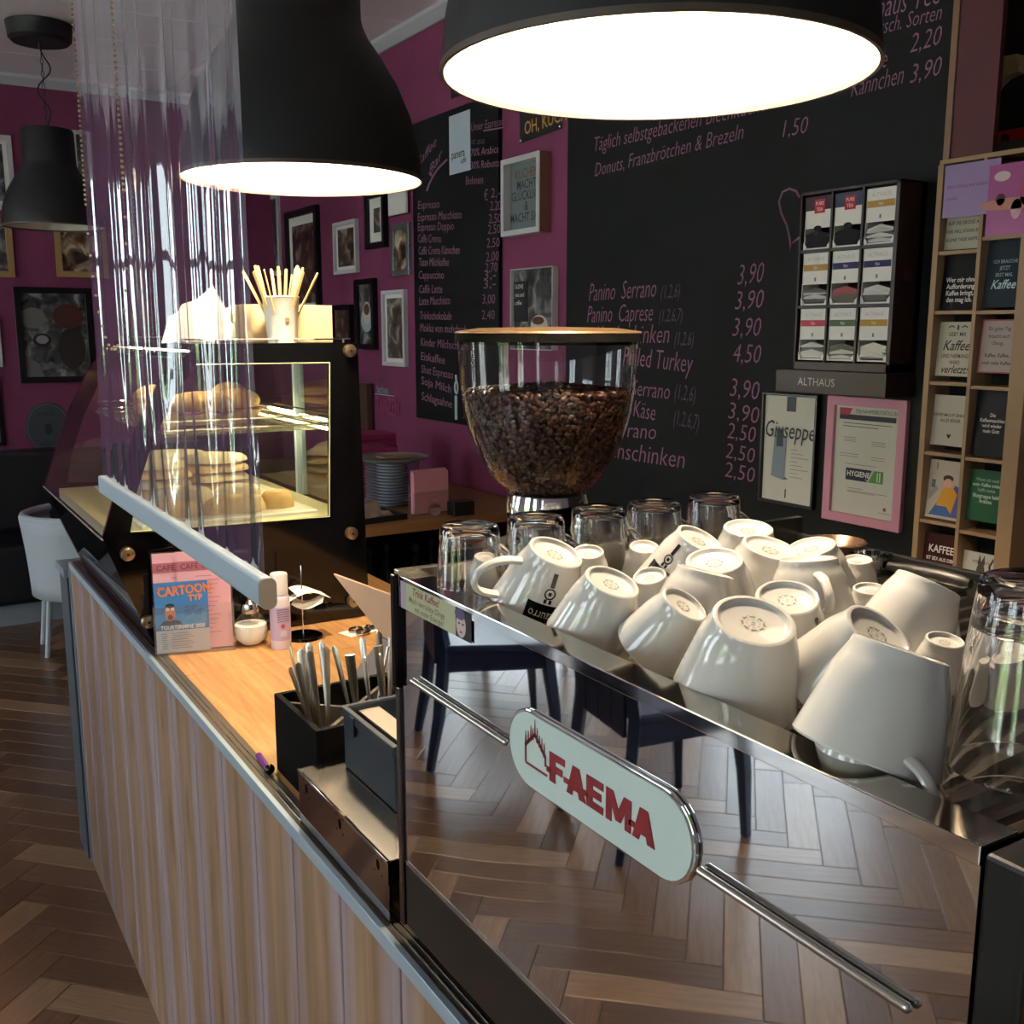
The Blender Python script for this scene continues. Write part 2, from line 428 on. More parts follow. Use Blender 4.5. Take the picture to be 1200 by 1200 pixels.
cands.sort(key=score)
for X, Y, a, q, dz in cands[:300]:
    o = bpy.data.objects.new('floor_plank', pme[q]); COL.objects.link(o); o.parent = floor; o.location = (X, Y, dz); o.rotation_euler = (0, 0, a)
b = MB()
for X, Y, a, q, dz in cands[300:]:
    b.chamfer(-PL/2+.0008, PL/2-.0008, -PW/2+.0008, PW/2-.0008, -.008, 0, .0014, FLOORS[q], M=T(X, Y, dz) @ RZ(a))
o = b.build('parquet_field', floor); o['kind'] = 'stuff'

# ================================================================== counter
CX = .43; CT = .95
cnt = empty('service_counter', (CX, 1.5, 0), 0, 'long counter clad in oak planks with a metal edged wooden top', 'counter')
def sub(o): o.matrix_parent_inverse = Matrix.Translation(-Vector(o.parent.location)); return o
sub(MB().box(CX+.02, 1.12, -.4, 3.17, .06, CT-.03, mat('counter_carcass', '#3b3430', .7)).build('carcass', cnt))
y = 3.175
PWD = .1725
edges = [3.175]; yy = 1.107+PWD*11
while yy > -.4: edges.append(yy); yy -= PWD
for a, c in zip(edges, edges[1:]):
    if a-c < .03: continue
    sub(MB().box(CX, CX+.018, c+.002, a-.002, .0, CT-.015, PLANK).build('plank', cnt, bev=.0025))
sub(MB().box(CX-.004, CX-.001, 3.172, 3.182, 0, CT-.02, ALU).box(CX-.004, CX+.02, 3.178, 3.182, 0, CT-.02, ALU).build('corner_strip', cnt))
# worktop: boards, with the aluminium edge profile
b = MB(); yb = [-.4, .55, 1.98, 3.175]
for a, c in zip(yb, yb[1:]):
    o = sub(MB().box(CX+.034, 1.12, a+.0006, c-.0006, CT-.03, CT, OAK).build('worktop_board', cnt, bev=.0012))
b = MB(); b.box(CX-.002, CX+.006, -.4, 3.18, CT-.018, CT+.0012, ALU); b.box(CX+.006, CX+.034, -.4, 3.18, CT-.018, CT+.0004, mat('profile_top', '#7c7468', .3, .7))
for q in (.013, .022): b.box(CX+q, CX+q+.002, -.4, 3.18, CT, CT+.0016, CHROME)
sub(b.build('edge_profile', cnt, bev=.0015))
sub(MB().box(CX-.008, 1.1, 3.2, 3.34, 0, .9, mat('slate_laminate', '#3c434b', .6)).box(CX-.016, 1.12, 3.19, 3.35, .9, .925, mat('slate_top', '#7e8794', .5)).build('return_end', cnt, bev=.003))

# ================================================================== espresso machine
mc = empty('espresso_machine', (.5, .7, CT), 0, 'chrome espresso machine with mirror polished back panel and red lettered plate, carrying cups', 'coffee machine')
MX0, MX1, MY0, MY1, MZ0, MZ1 = .5, 1.17, .313, 1.063, .978, 1.337
# the machine was measured on a plane .5 m from the eye; it stands nearer, flush with the counter edge, on short feet
KS = .88; MZB = .889; MZF = H-(H-CT-.0008)/KS
def nearer(M): return T(*EYE) @ Matrix.Scale(KS, 4) @ T(*(-EYE)) @ M
sub(MB().box(MX0, MX0+.004, MY0, MY1, MZ0, MZ1-.003, MIRROR).build('back_panel', mc))
b = MB(); b.box(MX0+.006, MX1, MY0+.004, MY1-.002, MZ0, 1.285, BLACKM); sub(b.build('body', mc))
sub(MB().box(MX0-.0005, MX1, MY0, MY1, MZB, MZ0-.003, mat('machine_plinth', '#15110f', .35)).build('plinth', mc, bev=.002))
for fx_, fy_ in ((.56, .38), (.56, 1.0), (1.1, .38), (1.1, 1.0)):
    sub(MB().lathe([(0, MZF), (.022, MZF), (.020, MZB+.001), (0, MZB+.001)], BLACKM, 20, M=T(fx_, fy_, 0)).build('foot', mc))
sub(MB().box(MX0-.001, MX0+.001, MY0, MY1, MZ0-.003, MZ0+.001, CHROME).build('panel_seam', mc))
# raised rim round the cup tray
b = MB(); b.box(MX0-.001, MX0+.034, MY0, MY1+.0, 1.3335, MZ1, RIMS); b.box(MX0+.031, MX0+.034, MY0, MY1, 1.29, MZ1-.001, RIMS)
b.box(MX0-.0015, MX0+.0015, MY0, MY1, 1.325, MZ1+.0004, CHROME)
sub(b.build('front_rim', mc, bev=.0008))
b = MB(); b.box(MX0-.002, MX1, MY1, MY1+.012, 1.30, 1.343, STEEL); sub(b.build('rear_rim', mc, bev=.001)); sub(MB().box(MX1-.012, MX1, MY0, MY1, 1.285, 1.318, BLACKM).build('rear_rim', mc, bev=.001))
sub(MB().box(MX0+.034, MX1, MY0, MY0+.010, 1.285, 1.335, mat('bronze_rim', '#2c231c', .35, .7)).build('end_rim', mc, bev=.001))
b = MB(); b.box(MX0+.034, MX1-.012, MY0+.01, MY1, 1.286, 1.292, STEEL); tray = sub(b.build('cup_tray', mc))
for i in range(24):
    yy = MY0+.03+i*.0305
    o = MB().box(MX0+.04, MX1-.02, yy, yy+.008, 1.292, 1.298, STEEL).build('tray_bar', mc); sub(o)
b = MB(); b.chamfer(MX0-.004, MX0+.68, 0, .016, 0, 1, 0, BLACKM) if 0 else None
b.box(MX0-.008, MX1, MY1+.0005, MY1+.012, 1.20, 1.338, BLACK); b.box(MX0-.004, MX1, MY1+.0005, MY1+.012, MZB, 1.20, mat('dark_steel_trim', '#6e6d70', .2, 1.))
sub(b.build('side_panel', mc, bev=.002))
b = MB(); b.box(MX0, MX1, MY0-.03, MY0-.0012, MZB, 1.334, mat('black_plastic_panel', '#0e1113', .3)); sub(b.build('side_panel', mc, bev=.003))
# rail across the panel
for ya, yb, za, zb in ((.35, .534, 1.2165, 1.2175), (.818, 1.025, 1.2193, 1.2205)):
    b = MB(); b.tube([(MX0-.0045, ya, za), (MX0-.0045, yb, zb)], .0036, STEEL, 12); b.ball((MX0-.0045, ya, za), .0037, STEEL, 10); b.ball((MX0-.0045, yb, zb), .0037, STEEL, 10)
    sub(b.build('rail', mc))
# the name plate
PLM = mat('enamel_plate', '#c3d2cf', .25); PRED = mat('plate_red', '#7f1c22', .4)
def caps(w, h, r, n=8):
    out = []
    for cx, cy, a in ((w/2-r, h/2-r, 0), (-w/2+r, h/2-r, 90), (-w/2+r, -h/2+r, 180), (w/2-r, -h/2+r, 270)):
        for i in range(n+1):
            t = math.radians(a+90*i/n); out.append((cx+r*math.cos(t), cy+r*math.sin(t)))
    return out
PM = FX(MX0-.0005, .676, 1.2275)
b = MB(); b.prism(caps(.272, .0785, .0385), .0035, CHROME, M=PM); pl = sub(b.build('name_plate', mc, bev=.001))
b = MB(); b.prism(caps(.265, .0725, .036), .001, PLM, M=PM @ T(0, 0, .0035)); f = b.build('plate_face', pl); 
b = MB(); M2 = PM @ T(0, 0, .0047)
def poly(pts, x, y, s, w=1.0):
    b.prism([(x+px*s*w, y+py*s) for px, py in pts], .0006, PRED, M=M2)
LET = {'F': [[(0, 0), (.34, 0), (.34, .36), (.74, .36), (.74, .6), (.34, .6), (.34, .76), (.86, .76), (.86, 1), (0, 1)]],
       'A': [[(0, 0), (.3, 0), (.36, .2), (.62, .2), (.68, 0), (1.02, 0), (.68, 1), (.32, 1)]],
       'E': [[(0, 0), (.86, 0), (.86, .24), (.32, .24), (.32, .38), (.76, .38), (.76, .62), (.32, .62), (.32, .76), (.86, .76), (.86, 1), (0, 1)]],
       'M': [[(0, 0), (.28, 0), (.28, .52), (.48, .12), (.72, .12), (.92, .52), (.92, 0), (1.2, 0), (1.2, 1), (.86, 1), (.6, .5), (.34, 1), (0, 1)]]}
xx = -.062; s_ = .0285
for ch, adv in (('F', .98), ('A', 1.06), ('E', 1.0), ('M', 1.27), ('A', 1.0)):
    for p in LET[ch]: poly(p, xx, -.0165, s_)
    if ch in 'FAEM' and ch != 'M':
        poly([(-.16, .26), (.1, .26), (.1, .44), (-.16, .44)], xx, -.0165, s_)
    xx += adv*s_
# little house with flames
def stroke(pts, w=.0011):
    for (ax, ay), (bx_, by) in zip(pts, pts[1:]):
        d = Vector((bx_-ax, by-ay)); n_ = Vector((-d.y, d.x)).normalized()*w
        b.prism([(ax+n_.x, ay+n_.y), (ax-n_.x, ay-n_.y), (bx_-n_.x, by-n_.y), (bx_+n_.x, by+n_.y)], .0006, PRED, M=M2)
stroke([(-.066, -.014), (-.103, -.014), (-.103, .004)]); stroke([(-.104, .003), (-.087, .019), (-.069, .003)], .0016); stroke([(-.069, .004), (-.069, -.006)])
for fx, fy, fh in ((-.103, .004, .014), (-.0985, .009, .010), (-.094, .013, .013), (-.0905, .015, .009), (-.087, .018, .016), (-.083, .014, .013), (-.079, .011, .010), (-.075, .008, .012), (-.071, .004, .012)):
    b.prism([(fx-.0014, fy-.002), (fx+.0014, fy-.002), (fx, fy+fh)], .0006, PRED, M=M2)
b.build('lettering', f)
for o in (f,): o.matrix_parent_inverse = Matrix.Identity(4)
# sticker
SM = FX(MX0-.0012, 1.058, 1.3005)
st = MB(); st.prism([(0, 0), (.168, 0), (.168, .032), (0, .032)], .0005, flat('#a6a886'), M=SM)
st.prism([(.0, 0), (.012, 0), (.014, .032), (0, .032)], .0007, flat('#a08fa4'), M=SM)
st.text('Trink Kaffee!', SM @ T(.030, .0215, .0006), flat('#7d1f26'), .0125, .0125, shear=.25, bold=.02)
st.text('Mach verrückte Dinge', SM @ T(.022, .0115, .0006), flat('#6d4a35'), .0098, .0098, bold=.01)
st.text('mit mehr Energie!', SM @ T(.036, .0025, .0006), flat('#6d4a35'), .0098, .0098, bold=.01)
ell = lambda cx, cy, rx, ry, n=20: [(cx+rx*math.cos(2*math.pi*i/n), cy+ry*math.sin(2*math.pi*i/n)) for i in range(n)]
st.prism([(.134, 0), (.168, 0), (.168, .032), (.134, .032)], .0006, flat('#141218'), M=SM)
st.prism(ell(.146, .014, .0105, .013), .0008, flat('#b9a0a0'), M=SM); st.prism(ell(.144, .026, .011, .006), .0010, flat('#4c4766'), M=SM)
st.prism(ell(.142, .016, .002, .001), .0010, flat('#26202a'), M=SM); st.prism(ell(.1505, .016, .0022, .001), .0010, flat('#26202a'), M=SM); st.prism(ell(.1465, .007, .0025, .0012), .0010, flat('#8a2a33'), M=SM)
o = st.build('sticker'); o.matrix_world = nearer(Matrix.Identity(4)); mc.matrix_world = nearer(T(.5, .7, CT)); tag(o, 'retro coffee slogan sticker on the corner of the polished machine panel', 'sticker')

# ================================================================== cups and glasses on the machine
BROWNP = mat('stamp_brown', '#6f655a', .5); LBL = mat('cup_label_black', '#0f0d0d', .2)
def cup_meshes(rb, rr, h, handle=True):
    """local: foot at z=0, rim at z=h"""
    t = .0035; B = MB()
    prof = [(0, .0045), (rb*.70, .0045), (rb*.76, .0035), (rb*.82, .0004), (rb*.88, 0), (rb*.93, .0008), (rb*.96, .004)]
    for i in range(9):
        u = i/8.; prof.append((rb*.96+(rb*.07)*min(1, u*4)+(rr-rb*1.03)*(u**.93), .006+(h-.008)*u))
    prof += [(rr-.0008, h-.0003), (rr-.002, h), (rr-.0035, h-.001)]
    for i in range(8, -1, -1):
        u = i/8.; prof.append((rb*.96+(rb*.07)*min(1, u*4)+(rr-rb*1.03)*(u**.93)-t, .012+(h-.014)*u))
    prof += [(rb*.5, .0085), (0, .008)]
    B.lathe(prof, PORC, 44)
    def radius(z):
        u = max(0, min(1, (z-.006)/(h-.008))); return rb*.96+(rb*.07)*min(1, u*4)+(rr-rb*1.03)*(u**.93)
    Hn = MB(); z0, z1 = h*.24, h*.84; pts = []
    r0, r1 = radius(z0)-.001, radius(z1)-.001; out = h*.48
    for i in range(15):
        u = i/14.; a = math.pi*u; zz = z0+(z1-z0)*(1-math.cos(a))/2; base = r0+(r1-r0)*u
        pts.append((base+out*math.sin(a)**.75, 0, zz+ (.004*math.sin(a))))
    rs = [(.0052 if 2 < i < 12 else .0062, .0034) for i in range(15)]
    Hn.tube(pts, .004, PORC, 10, rs=rs)
    S = MB()
    def ringp(r1_, r2_, n=24):
        vs = []; 
        for i in range(n):
            a = 2*math.pi*i/n; vs += [(r1_*math.cos(a), r1_*math.sin(a), .0042), (r2_*math.cos(a), r2_*math.sin(a), .0042)]
        S.add(vs, [(2*i, 2*i+1, (2*i+3) % (2*n), (2*i+2) % (2*n)) for i in range(n) if i % 3], BROWNP)
    ringp(rb*.22, rb*.27); ringp(rb*.145, rb*.16)
    S.text('IPA', T(-rb*.085, -rb*.05, .0042) @ T(0, 0, 0) , BROWNP, rb*.12, rb*.14)
    for i in range(12):
        a = 2*math.pi*i/12; S.text('o', T(rb*.25*math.cos(a), rb*.25*math.sin(a), .0041) @ RZ(a-math.pi/2), BROWNP, rb*.1, rb*.12)
    return B, Hn, S, radius
CK = {'big': (.0385, .0560, .084), 'mid': (.0300, .0450, .072), 'tea': (.034, .049, .062), 'esp': (.0215, .0315, .052)}
PROT = {}
def cup(kind, px, py, d, scale, lean, asp, hdir, label, printed=False):
    rb, rr, h = CK[kind]
    P = EYE + ray(px, py)*d
    t = math.asin(asp); l = math.radians(lean)
    a = (rt*(math.cos(t)*math.sin(l)) - up*(math.cos(t)*math.cos(l)) + fw*math.sin(t)).normalized()
    hx = math.radians(hdir); hv = rt*math.cos(hx) + up*math.sin(hx) - fw*.25 if hdir < 900 else (fw + rt*.3 if hdir > 1500 else -fw)
    hv = (hv - a*hv.dot(a)).normalized(); yv = a.cross(hv)
    M = Matrix((hv, yv, a)).transposed().to_4x4(); M.translation = P; M = M @ Matrix.Diagonal((scale, scale, scale, 1))
    name = 'espresso_cup' if kind == 'esp' else 'coffee_cup'
    r = empty(name, (0, 0, 0), 0, label, 'cup', 'white cups heaped on the espresso machine'); r.matrix_world = nearer(M)
    if kind not in PROT:
        B, Hn, S, rad = cup_meshes(rb, rr, h); PROT[kind] = (B.build('body', r), Hn.build('handle', r), S.build('maker_stamp', r), rad)
    else:
        for p in PROT[kind][:3]:
            c = p.copy(); COL.objects.link(c); c.parent = r
    if printed:
        rad = PROT[kind][3]; S = MB()
        # printed side faces the camera: angle measured from the handle
        tc = -fw; tc = (tc - a*tc.dot(a)).normalized(); pa = math.atan2(tc.dot(yv), tc.dot(hv)) + printed
        wrap = lambda x, y, z, o=.0005: (lambda zz: ((rad(zz)+o+z)*math.cos(pa+x/rad(zz)), (rad(zz)+o+z)*math.sin(pa+x/rad(zz)), zz))(y)
        n = 8; w = .019; zb, zt = h*.56, h*.97; vs = []; fs = []
        for i in range(n+1):
            for j in range(5): vs.append(wrap(-w+2*w*i/n, zb+(zt-zb)*j/4, 0))
        fs = [(i*5+j, (i+1)*5+j, (i+1)*5+j+1, i*5+j+1) for i in range(n) for j in range(4)]
        S.add(vs, fs, LBL, True); o = S.build('printed_label', r)
        S = MB(); vs, fs, wt = glyphs('azzurro'); sc = .030/wt
        S.add([wrap((x*sc-.015), h*.66+y*sc*1.3, 0, .0009) for x, y, z in vs], fs, flat('#b9b2aa')); 
        vs, fs, wt = glyphs('CAFFE'); sc = .018/wt
        S.add([wrap((x*sc-.009), h*.80+y*sc, 0, .0009) for x, y, z in vs], fs, flat('#8d4a3a')); S.build('label_lettering', o)
        S = MB(); n = 20; vs = []
        zc_ = h*.40
        for i in range(n):
            q = 2*math.pi*i/n; vs += [wrap(.0058*math.cos(q), zc_+.0058*math.sin(q), 0), wrap(.0042*math.cos(q), zc_+.0042*math.sin(q), 0)]
        S.add(vs, [(2*i, 2*i+1, (2*i+3) % (2*n), (2*i+2) % (2*n)) for i in range(n)], LBL)
        for (xa, xb, za, zb_) in ((-.0022, .0022, h*.12, h*.31), (-.0016, .0016, h*.375, h*.425), (-.004, -.001, h*.48, h*.54), (.001, .004, h*.48, h*.54)):
            S.add([wrap(xa, za, 0), wrap(xb, za, 0), wrap(xb, zb_, 0), wrap(xa, zb_, 0)], [(0, 1, 2, 3)], LBL)
        S.build('printed_badge', r)
    return r, P
# kind, direction from the eye, distance, size, lean, turn of the foot, handle direction, print, label (they all rest on the tray bars)
CUPS = [
 ('big', 884, 726, 0.8108, 0.922, -6, 0.52, 2000, 0, 'large white cup lying bottom up with clear round stamp, nearest the front rim'),
 ('big', 1057, 760, 0.7120, 0.93, -19, 0.02, 2000, 0, 'large white cup tipped on its side beside the stacked tall glasses'),
 ('big', 1031, 741, 0.8152, 0.837, -30, 0.55, 2000, 0, 'large white cup with ring foot turned up behind the tipped cup'),
 ('big', 1089, 683, 0.9731, 0.85, -26, 0.02, 2000, 0, 'tall white cup tilted left behind the ring footed one'),
 ('mid', 652, 646, 1.0878, 1.069, -22, 0.42, 185, -0.25, 'white cup with black label and badge, handle pointing left'),
 ('mid', 718, 681, 0.9902, 0.981, -20, 0.44, 2000, 0, 'white cup leaning left, second along the front rim from the labelled cup'),
 ('mid', 803, 707, 0.9435, 0.831, -31, 0.45, 2000, 0, 'white cup leaning far left, immediately left of the largest cup'),
 ('mid', 923, 699, 0.9265, 1.016, 4, 0.5, 2000, -0.7, 'white cup with round stamp and black badge behind the largest cup'),
 ('tea', 947, 654, 1.1035, 0.962, 4, 0.04, 1000, 0, 'white cup standing bottom up with its handle facing the camera'),
 ('tea', 827, 669, 1.0401, 0.925, -14, 0.03, 2000, 0, 'broad white cup tipped sideways in the middle of the heap'),
 ('tea', 837, 656, 1.0977, 0.959, 8, 0.42, 2000, 0, 'white cup with brightly lit foot above the sideways cup'),
 ('tea', 904, 641, 1.1666, 1.043, -12, 0.38, 2000, 0, 'white cup brightly lit and leaning left, behind the one with facing handle'),
 ('mid', 877, 618, 1.251, 1.064, 0, 0.36, 2000, 0, 'topmost white cup at the back of the heap'),
 ('mid', 821, 631, 1.1696, 1.012, -25, 0.42, 2000, 0.75, 'white cup with black printed label beside the rearmost glass'),
 ('esp', 755, 640, 1.2386, 0.895, 0, 0.42, 2000, 0, 'small white espresso cup standing alone in the back row'),
 ('esp', 689, 646, 1.1967, 0.929, 2, 0.42, 2000, 0, 'small white espresso cup behind the labelled cup'),
 ('esp', 574, 651, 1.2064, 0.895, -6, 0.36, 2000, 0, 'small white cup in shade behind the left pointing handle'),
 ('esp', 761, 674, 1.1203, 0.908, 14, 0.45, 120, 0, 'small white cup squeezed behind the front row'),
 ('esp', 1005, 655, 1.2404, 0.867, 4, 0.3, 2000, 0, 'small white espresso cup at the back right of the heap'),
 ('esp', 1020, 689, 1.0988, 0.886, 2, 0.3, 2000, 0, 'small white espresso cup in front of the back right one'),
 ('esp', 1108, 749, 0.8982, 0.816, -4, 0.35, 20, 0, 'small white cup between the tipped cup and the tall glasses'),
 ('tea', 1167, 748, 0.9035, 0.753, 10, 0.3, 20, 0, 'white cup seen through the stacked tall glasses'),
 ('tea', 950, 640, 1.2056, 0.902, 16, 0.3, 2000, 0, 'white cup half hidden at the far right of the back row'),
 ('tea', 1084, 697, 1.0388, 0.84, 0, 0.3, 2000, 0, 'white cup hidden low behind the tall tilted cup'),
 ('mid', 1012, 836, 0.7050, 0.93, 2, 0.12, 280, 0, 'white cup under the tipped cup with its handle towards the rim'),
]
for kind, px, py, dd, sc_, lean, asp, hd, pr_, lab in CUPS:
    cup(kind, px, py, dd, sc_, lean, asp, hd, lab, pr_)
# glasses: inverted tumblers with a handle
def tumbler(name, rb, rr, h, t, base, fluted=False, handle=True, label='', group=None):
    r = empty(name, (0, 0, 0), 0, label, 'glass', group)
    prof = [(0, .003), (rb*.55, .002), (rb*.8, .0), (rb*.93, .0015), (rb, .006)]
    for i in range(1, 9): u = i/8.; prof.append((rb+(rr-rb)*u, .006+(h-.007)*u))
    prof += [(rr-.0006, h-.0002), (rr-t*.5, h), (rr-t+.0004, h-.0005)]
    for i in range(8, 0, -1): u = i/8.; prof.append((rb-t+(rr-rb)*u, base+(h-base-.002)*u))
    prof += [(rb-t-.001, base+.002), (rb-t-.005, base), (0, base-.001)]
    MB().lathe(prof, GLASS, 48).build('glass_body', r)
    if handle:
        pts = []
        for i in range(15):
            u = i/14.; a = math.pi*u; pts.append((rb+(rr-rb)*(.25+.6*u)-.0005+.020*math.sin(a)**.8, 0, h*.25+h*.5*u))
        MB().tube(pts, .0038, GLASS, 10).build('handle', r)
    return r
g0 = tumbler('latte_glass', .0335, .040, .108, .003, .010, label='', group='row of handled glasses at the back of the machine')
GL = [(550, 609, .985, 0), (628, 603, .993, -18), (702, 597, 1.0, -30), (767, 590, 1.0, -30), (837, 581, 1.0, -25)]
GLL = ['upturned handled glass at the left corner of the machine top', 'upturned handled glass directly below the grinder, second in the row', 'upturned handled glass in the middle of the back row',
       'upturned handled glass fourth in the row, just right of the lone espresso cup', 'upturned handled glass at the right end of the back row, touching the topmost cup']
for i, (px, py, Y, hz) in enumerate(GL):
    p = onY(px, py, Y)
    g = g0 if i == 0 else copy_tree(g0)
    g['label'] = GLL[i]
    g.matrix_world = nearer(Matrix.Identity(4)) @ T(p.x, p.y, 1.2985+.108) @ RZ(math.radians(hz)) @ RX(math.pi)
tall = tumbler('tall_glass', .036, .050, .135, .0028, .012, handle=False, label='tall clear glass upturned at the near end of the cup tray, lower of the stack', group='two stacked tall glasses')
tall.matrix_world = nearer(Matrix.Identity(4)) @ T(.648, .383, 1.2985+.135) @ RX(math.pi)
t2 = copy_tree(tall); t2['label'] = 'tall clear glass stacked upside down over the lower one'; t2.matrix_world = nearer(Matrix.Identity(4)) @ T(.648, .383, 1.2985+.135+.024) @ RX(math.pi)
# ================================================================== pendant lamps
SHADE = mat('charcoal_shade', '#1c1e20', .5, spec=.4)
SHIN = mat('shade_white_inside', '#f4efe6', .6)
BULB = mat('glowing_bulb', '#ffffff', .5, emit=(1, .80, .56, 1), es=LAMP)
OFFB = mat('unlit_bulb', '#d8d4cc', .3)
def pendant(x, y, zr, zt, label, lit=True, chain=False):
    r = empty('pendant_lamp', (x, y, zr), 0, label, 'lamp', 'black bell pendant lamps over the counter')
    R = .234
    prof = [(R, 0), (R-.001, .02), (.228, .06), (.213, .12), (.190, .175), (.160, .225), (.135, .26), (.1235, .285), (.1205, .30), (.119, .44), (.114, .452), (.06, .458), (.012, .46)]
    MB().lathe(prof, SHADE, 64).build('shade', r)
    ins = [(R-.0015, .0005), (.2325, .02), (.2255, .06), (.2105, .12), (.1875, .175), (.1575, .225), (.1325, .26), (.121, .285), (.118, .30), (.1, .31), (.0, .312)]
    MB().lathe(ins, SHIN, 64).build('inner_shade', r)
    MB().lathe([(R+.0012, -.001), (R+.0012, .006), (R-.003, .006), (R-.003, -.001), (R+.0012, -.001)], mat('lamp_rim', '#4a4038', .35), 64).build('rim', r)
    b = MB(); b.lathe([(.022, .31), (.022, .24), (.0, .24)], mat('bulb_socket', '#d9d5cc', .5), 20); b.build('socket', r)
    b = MB(); b.lathe([(0, .115), (.025, .122), (.043, .145), (.0475, .17), (.043, .195), (.026, .222), (.016, .24)], BULB if lit else OFFB, 24); b.build('bulb', r)
    top = .46; ceil_z = zt-zr
    b = MB()
    if chain:
        n = int((ceil_z-top-.05)/.028)
        for i in range(n):
            zz = top+.012+i*(ceil_z-.06-top)/n
            pts = [(.006*math.cos(2*math.pi*k/10), 0, .016*math.sin(2*math.pi*k/10)) for k in range(10)]
            b.tube(pts, .0018, BLACKM, 5, M=T(0, 0, zz) @ RZ(math.pi/2*(i % 2)), closed=True)
        b.build('chain', r)
        pts = [(.006+.035*math.sin(i*.55)*math.sin(math.pi*i/22), .01*math.cos(i*.8), top+(ceil_z-top-.04)*i/22) for i in range(23)]
        MB().tube(pts, .0035, BLACKM, 6).build('cord', r)
    else:
        b.tube([(0, 0, top), (0, 0, ceil_z-.04)], .004, BLACKM, 6); b.build('cord', r)
    MB().lathe([(0, ceil_z-.085), (.125, ceil_z-.085), (.14, ceil_z-.07), (.148, ceil_z-.003), (0, ceil_z-.003)] if chain else [(0, ceil_z-.04), (.058, ceil_z-.04), (.062, ceil_z-.003), (0, ceil_z-.003)], SHADE, 32).build('ceiling_cap', r)
    return r
pendant(.753, .925, 1.893, zc, 'lit black bell pendant nearest the camera, above the cups on the machine')
pendant(.748, 2.0, 1.909, zc, 'lit black bell pendant hanging over the display case end of the counter')
pendant(.80, 5.55, 2.112, zc, 'unlit black bell pendant on a chain far at the left', lit=False, chain=True)

# ================================================================== coffee grinder
gr = empty('coffee_grinder', (.83, 1.25, CT), 0, 'coffee grinder with a big clear hopper half full of roasted beans', 'grinder')
HZ = 1.385-CT
hop = [(.052, HZ-.02), (.0535, HZ), (.060, HZ+.004), (.072, HZ+.014), (.0845, HZ+.027), (.094, HZ+.042), (.102, HZ+.058), (.110, HZ+.077), (.1165, HZ+.096), (.123, HZ+.122), (.1275, HZ+.16), (.131, HZ+.23)]
import bisect
def hr(z):
    for (r0, z0), (r1, z1) in zip(hop, hop[1:]):
        if z0 <= z <= z1: return r0+(r1-r0)*(z-z0)/(z1-z0)
    return hop[-1][0] if z > hop[-1][1] else hop[0][0]
HOPM = thin('clear_hopper', (.975, .97, .965), .03, 1.3)
MB().lathe(hop, HOPM, 64).build('hopper', gr)
LIDT = mat('bronze_lid_top', '#6b563c', .3, .3)
b = MB(); b.lathe([(0, HZ+.240), (.10, HZ+.238), (.133, HZ+.2335), (.1345, HZ+.231)], LIDT, 64); b.lathe([(.1345, HZ+.231), (.1345, HZ+.219), (.128, HZ+.219), (.128, HZ+.215), (.0, HZ+.215)], mat('lid_rubber', '#070707', .8, spec=.05), 64); b.build('lid', gr)
BEAN = [mat('coffee_bean_dark', '#1d0f0a', .32), mat('coffee_bean_mid', '#2e1810', .35), mat('coffee_bean_light', '#3f2418', .38)]
top_z = HZ+.147
b = MB(); core = [(0, top_z+.006), (.06, top_z+.001), (hr(top_z-.012)-.012, top_z-.014)]
zz = top_z-.02
while zz > HZ+.004: core.append((hr(zz)-.0085, zz)); zz -= .012
core.append((0, HZ)); b.lathe(core[::-1], BEAN[0], 40); b.build('bean_core', gr)
b = MB(); rb_ = random.Random(5)
def bean(p, nrm):
    q = Vector(nrm).to_track_quat('Z', 'Y').to_matrix().to_4x4() @ RZ(rb_.uniform(0, 6.3)) @ RX(rb_.uniform(-.5, .5)); M = Matrix.Translation(p) @ q @ Matrix.Diagonal((.0062, .0043, .0032, 1))
    b.lathe([(0, -1), (.72, -.62), (1, 0), (.72, .62), (0, 1)], BEAN[rb_.choice((0, 1, 1, 2))], 7, M=M)
zz = HZ+.008
while zz < top_z+.002:
    R = hr(zz)-.0055; n = int(2*math.pi*R/.0088)
    for i in range(n):
        a = 2*math.pi*(i+rb_.random()*.7)/n; bean(Vector((R*math.cos(a), R*math.sin(a), zz+rb_.uniform(-.003, .003))), (math.cos(a), math.sin(a), -.3))
    zz += .0062
for i in range(700):
    a = rb_.uniform(0, 6.283); R = .118*math.sqrt(rb_.random()); hump = top_z+.010-.012*(R/.118)+rb_.uniform(-.001, .004)
    bean(Vector((R*math.cos(a), R*math.sin(a), hump)), (rb_.uniform(-.4, .4), rb_.uniform(-.4, .4), 1))
o = b.build('roasted_beans', gr); o['kind'] = 'stuff'
# body
MB().lathe([(0, HZ-.045), (.06, HZ-.045), (.062, HZ-.02), (.058, HZ-.002), (.0, HZ-.002)], CHROME, 32).build('collar', gr)
b = MB(); b.box(-.05, .05, -.03, .03, HZ-.075, HZ-.03, BLACKM); b.build('slide_gate', gr, bev=.004)
b = MB(); b.lathe([(0, .10), (.075, .10), (.085, .12), (.088, .30), (.075, HZ-.075), (0, HZ-.070)], BLACKM, 32); b.build('motor_housing', gr)
b = MB(); b.box(-.09, .09, -.13, .10, 0, .03, BLACKM); b.build('base', gr, bev=.01)
b = MB(); b.box(-.07, .07, -.02, .09, .03, .12, BLACKM); b.build('stem', gr, bev=.01)
b = MB(); b.tube([(-.028, -.08, .15), (-.028, -.135, .15)], .005, CHROME, 8); b.tube([(.028, -.08, .15), (.028, -.135, .15)], .005, CHROME, 8); b.box(-.04, .04, -.09, -.07, .13, .2, BLACKM); b.build('portafilter_fork', gr)
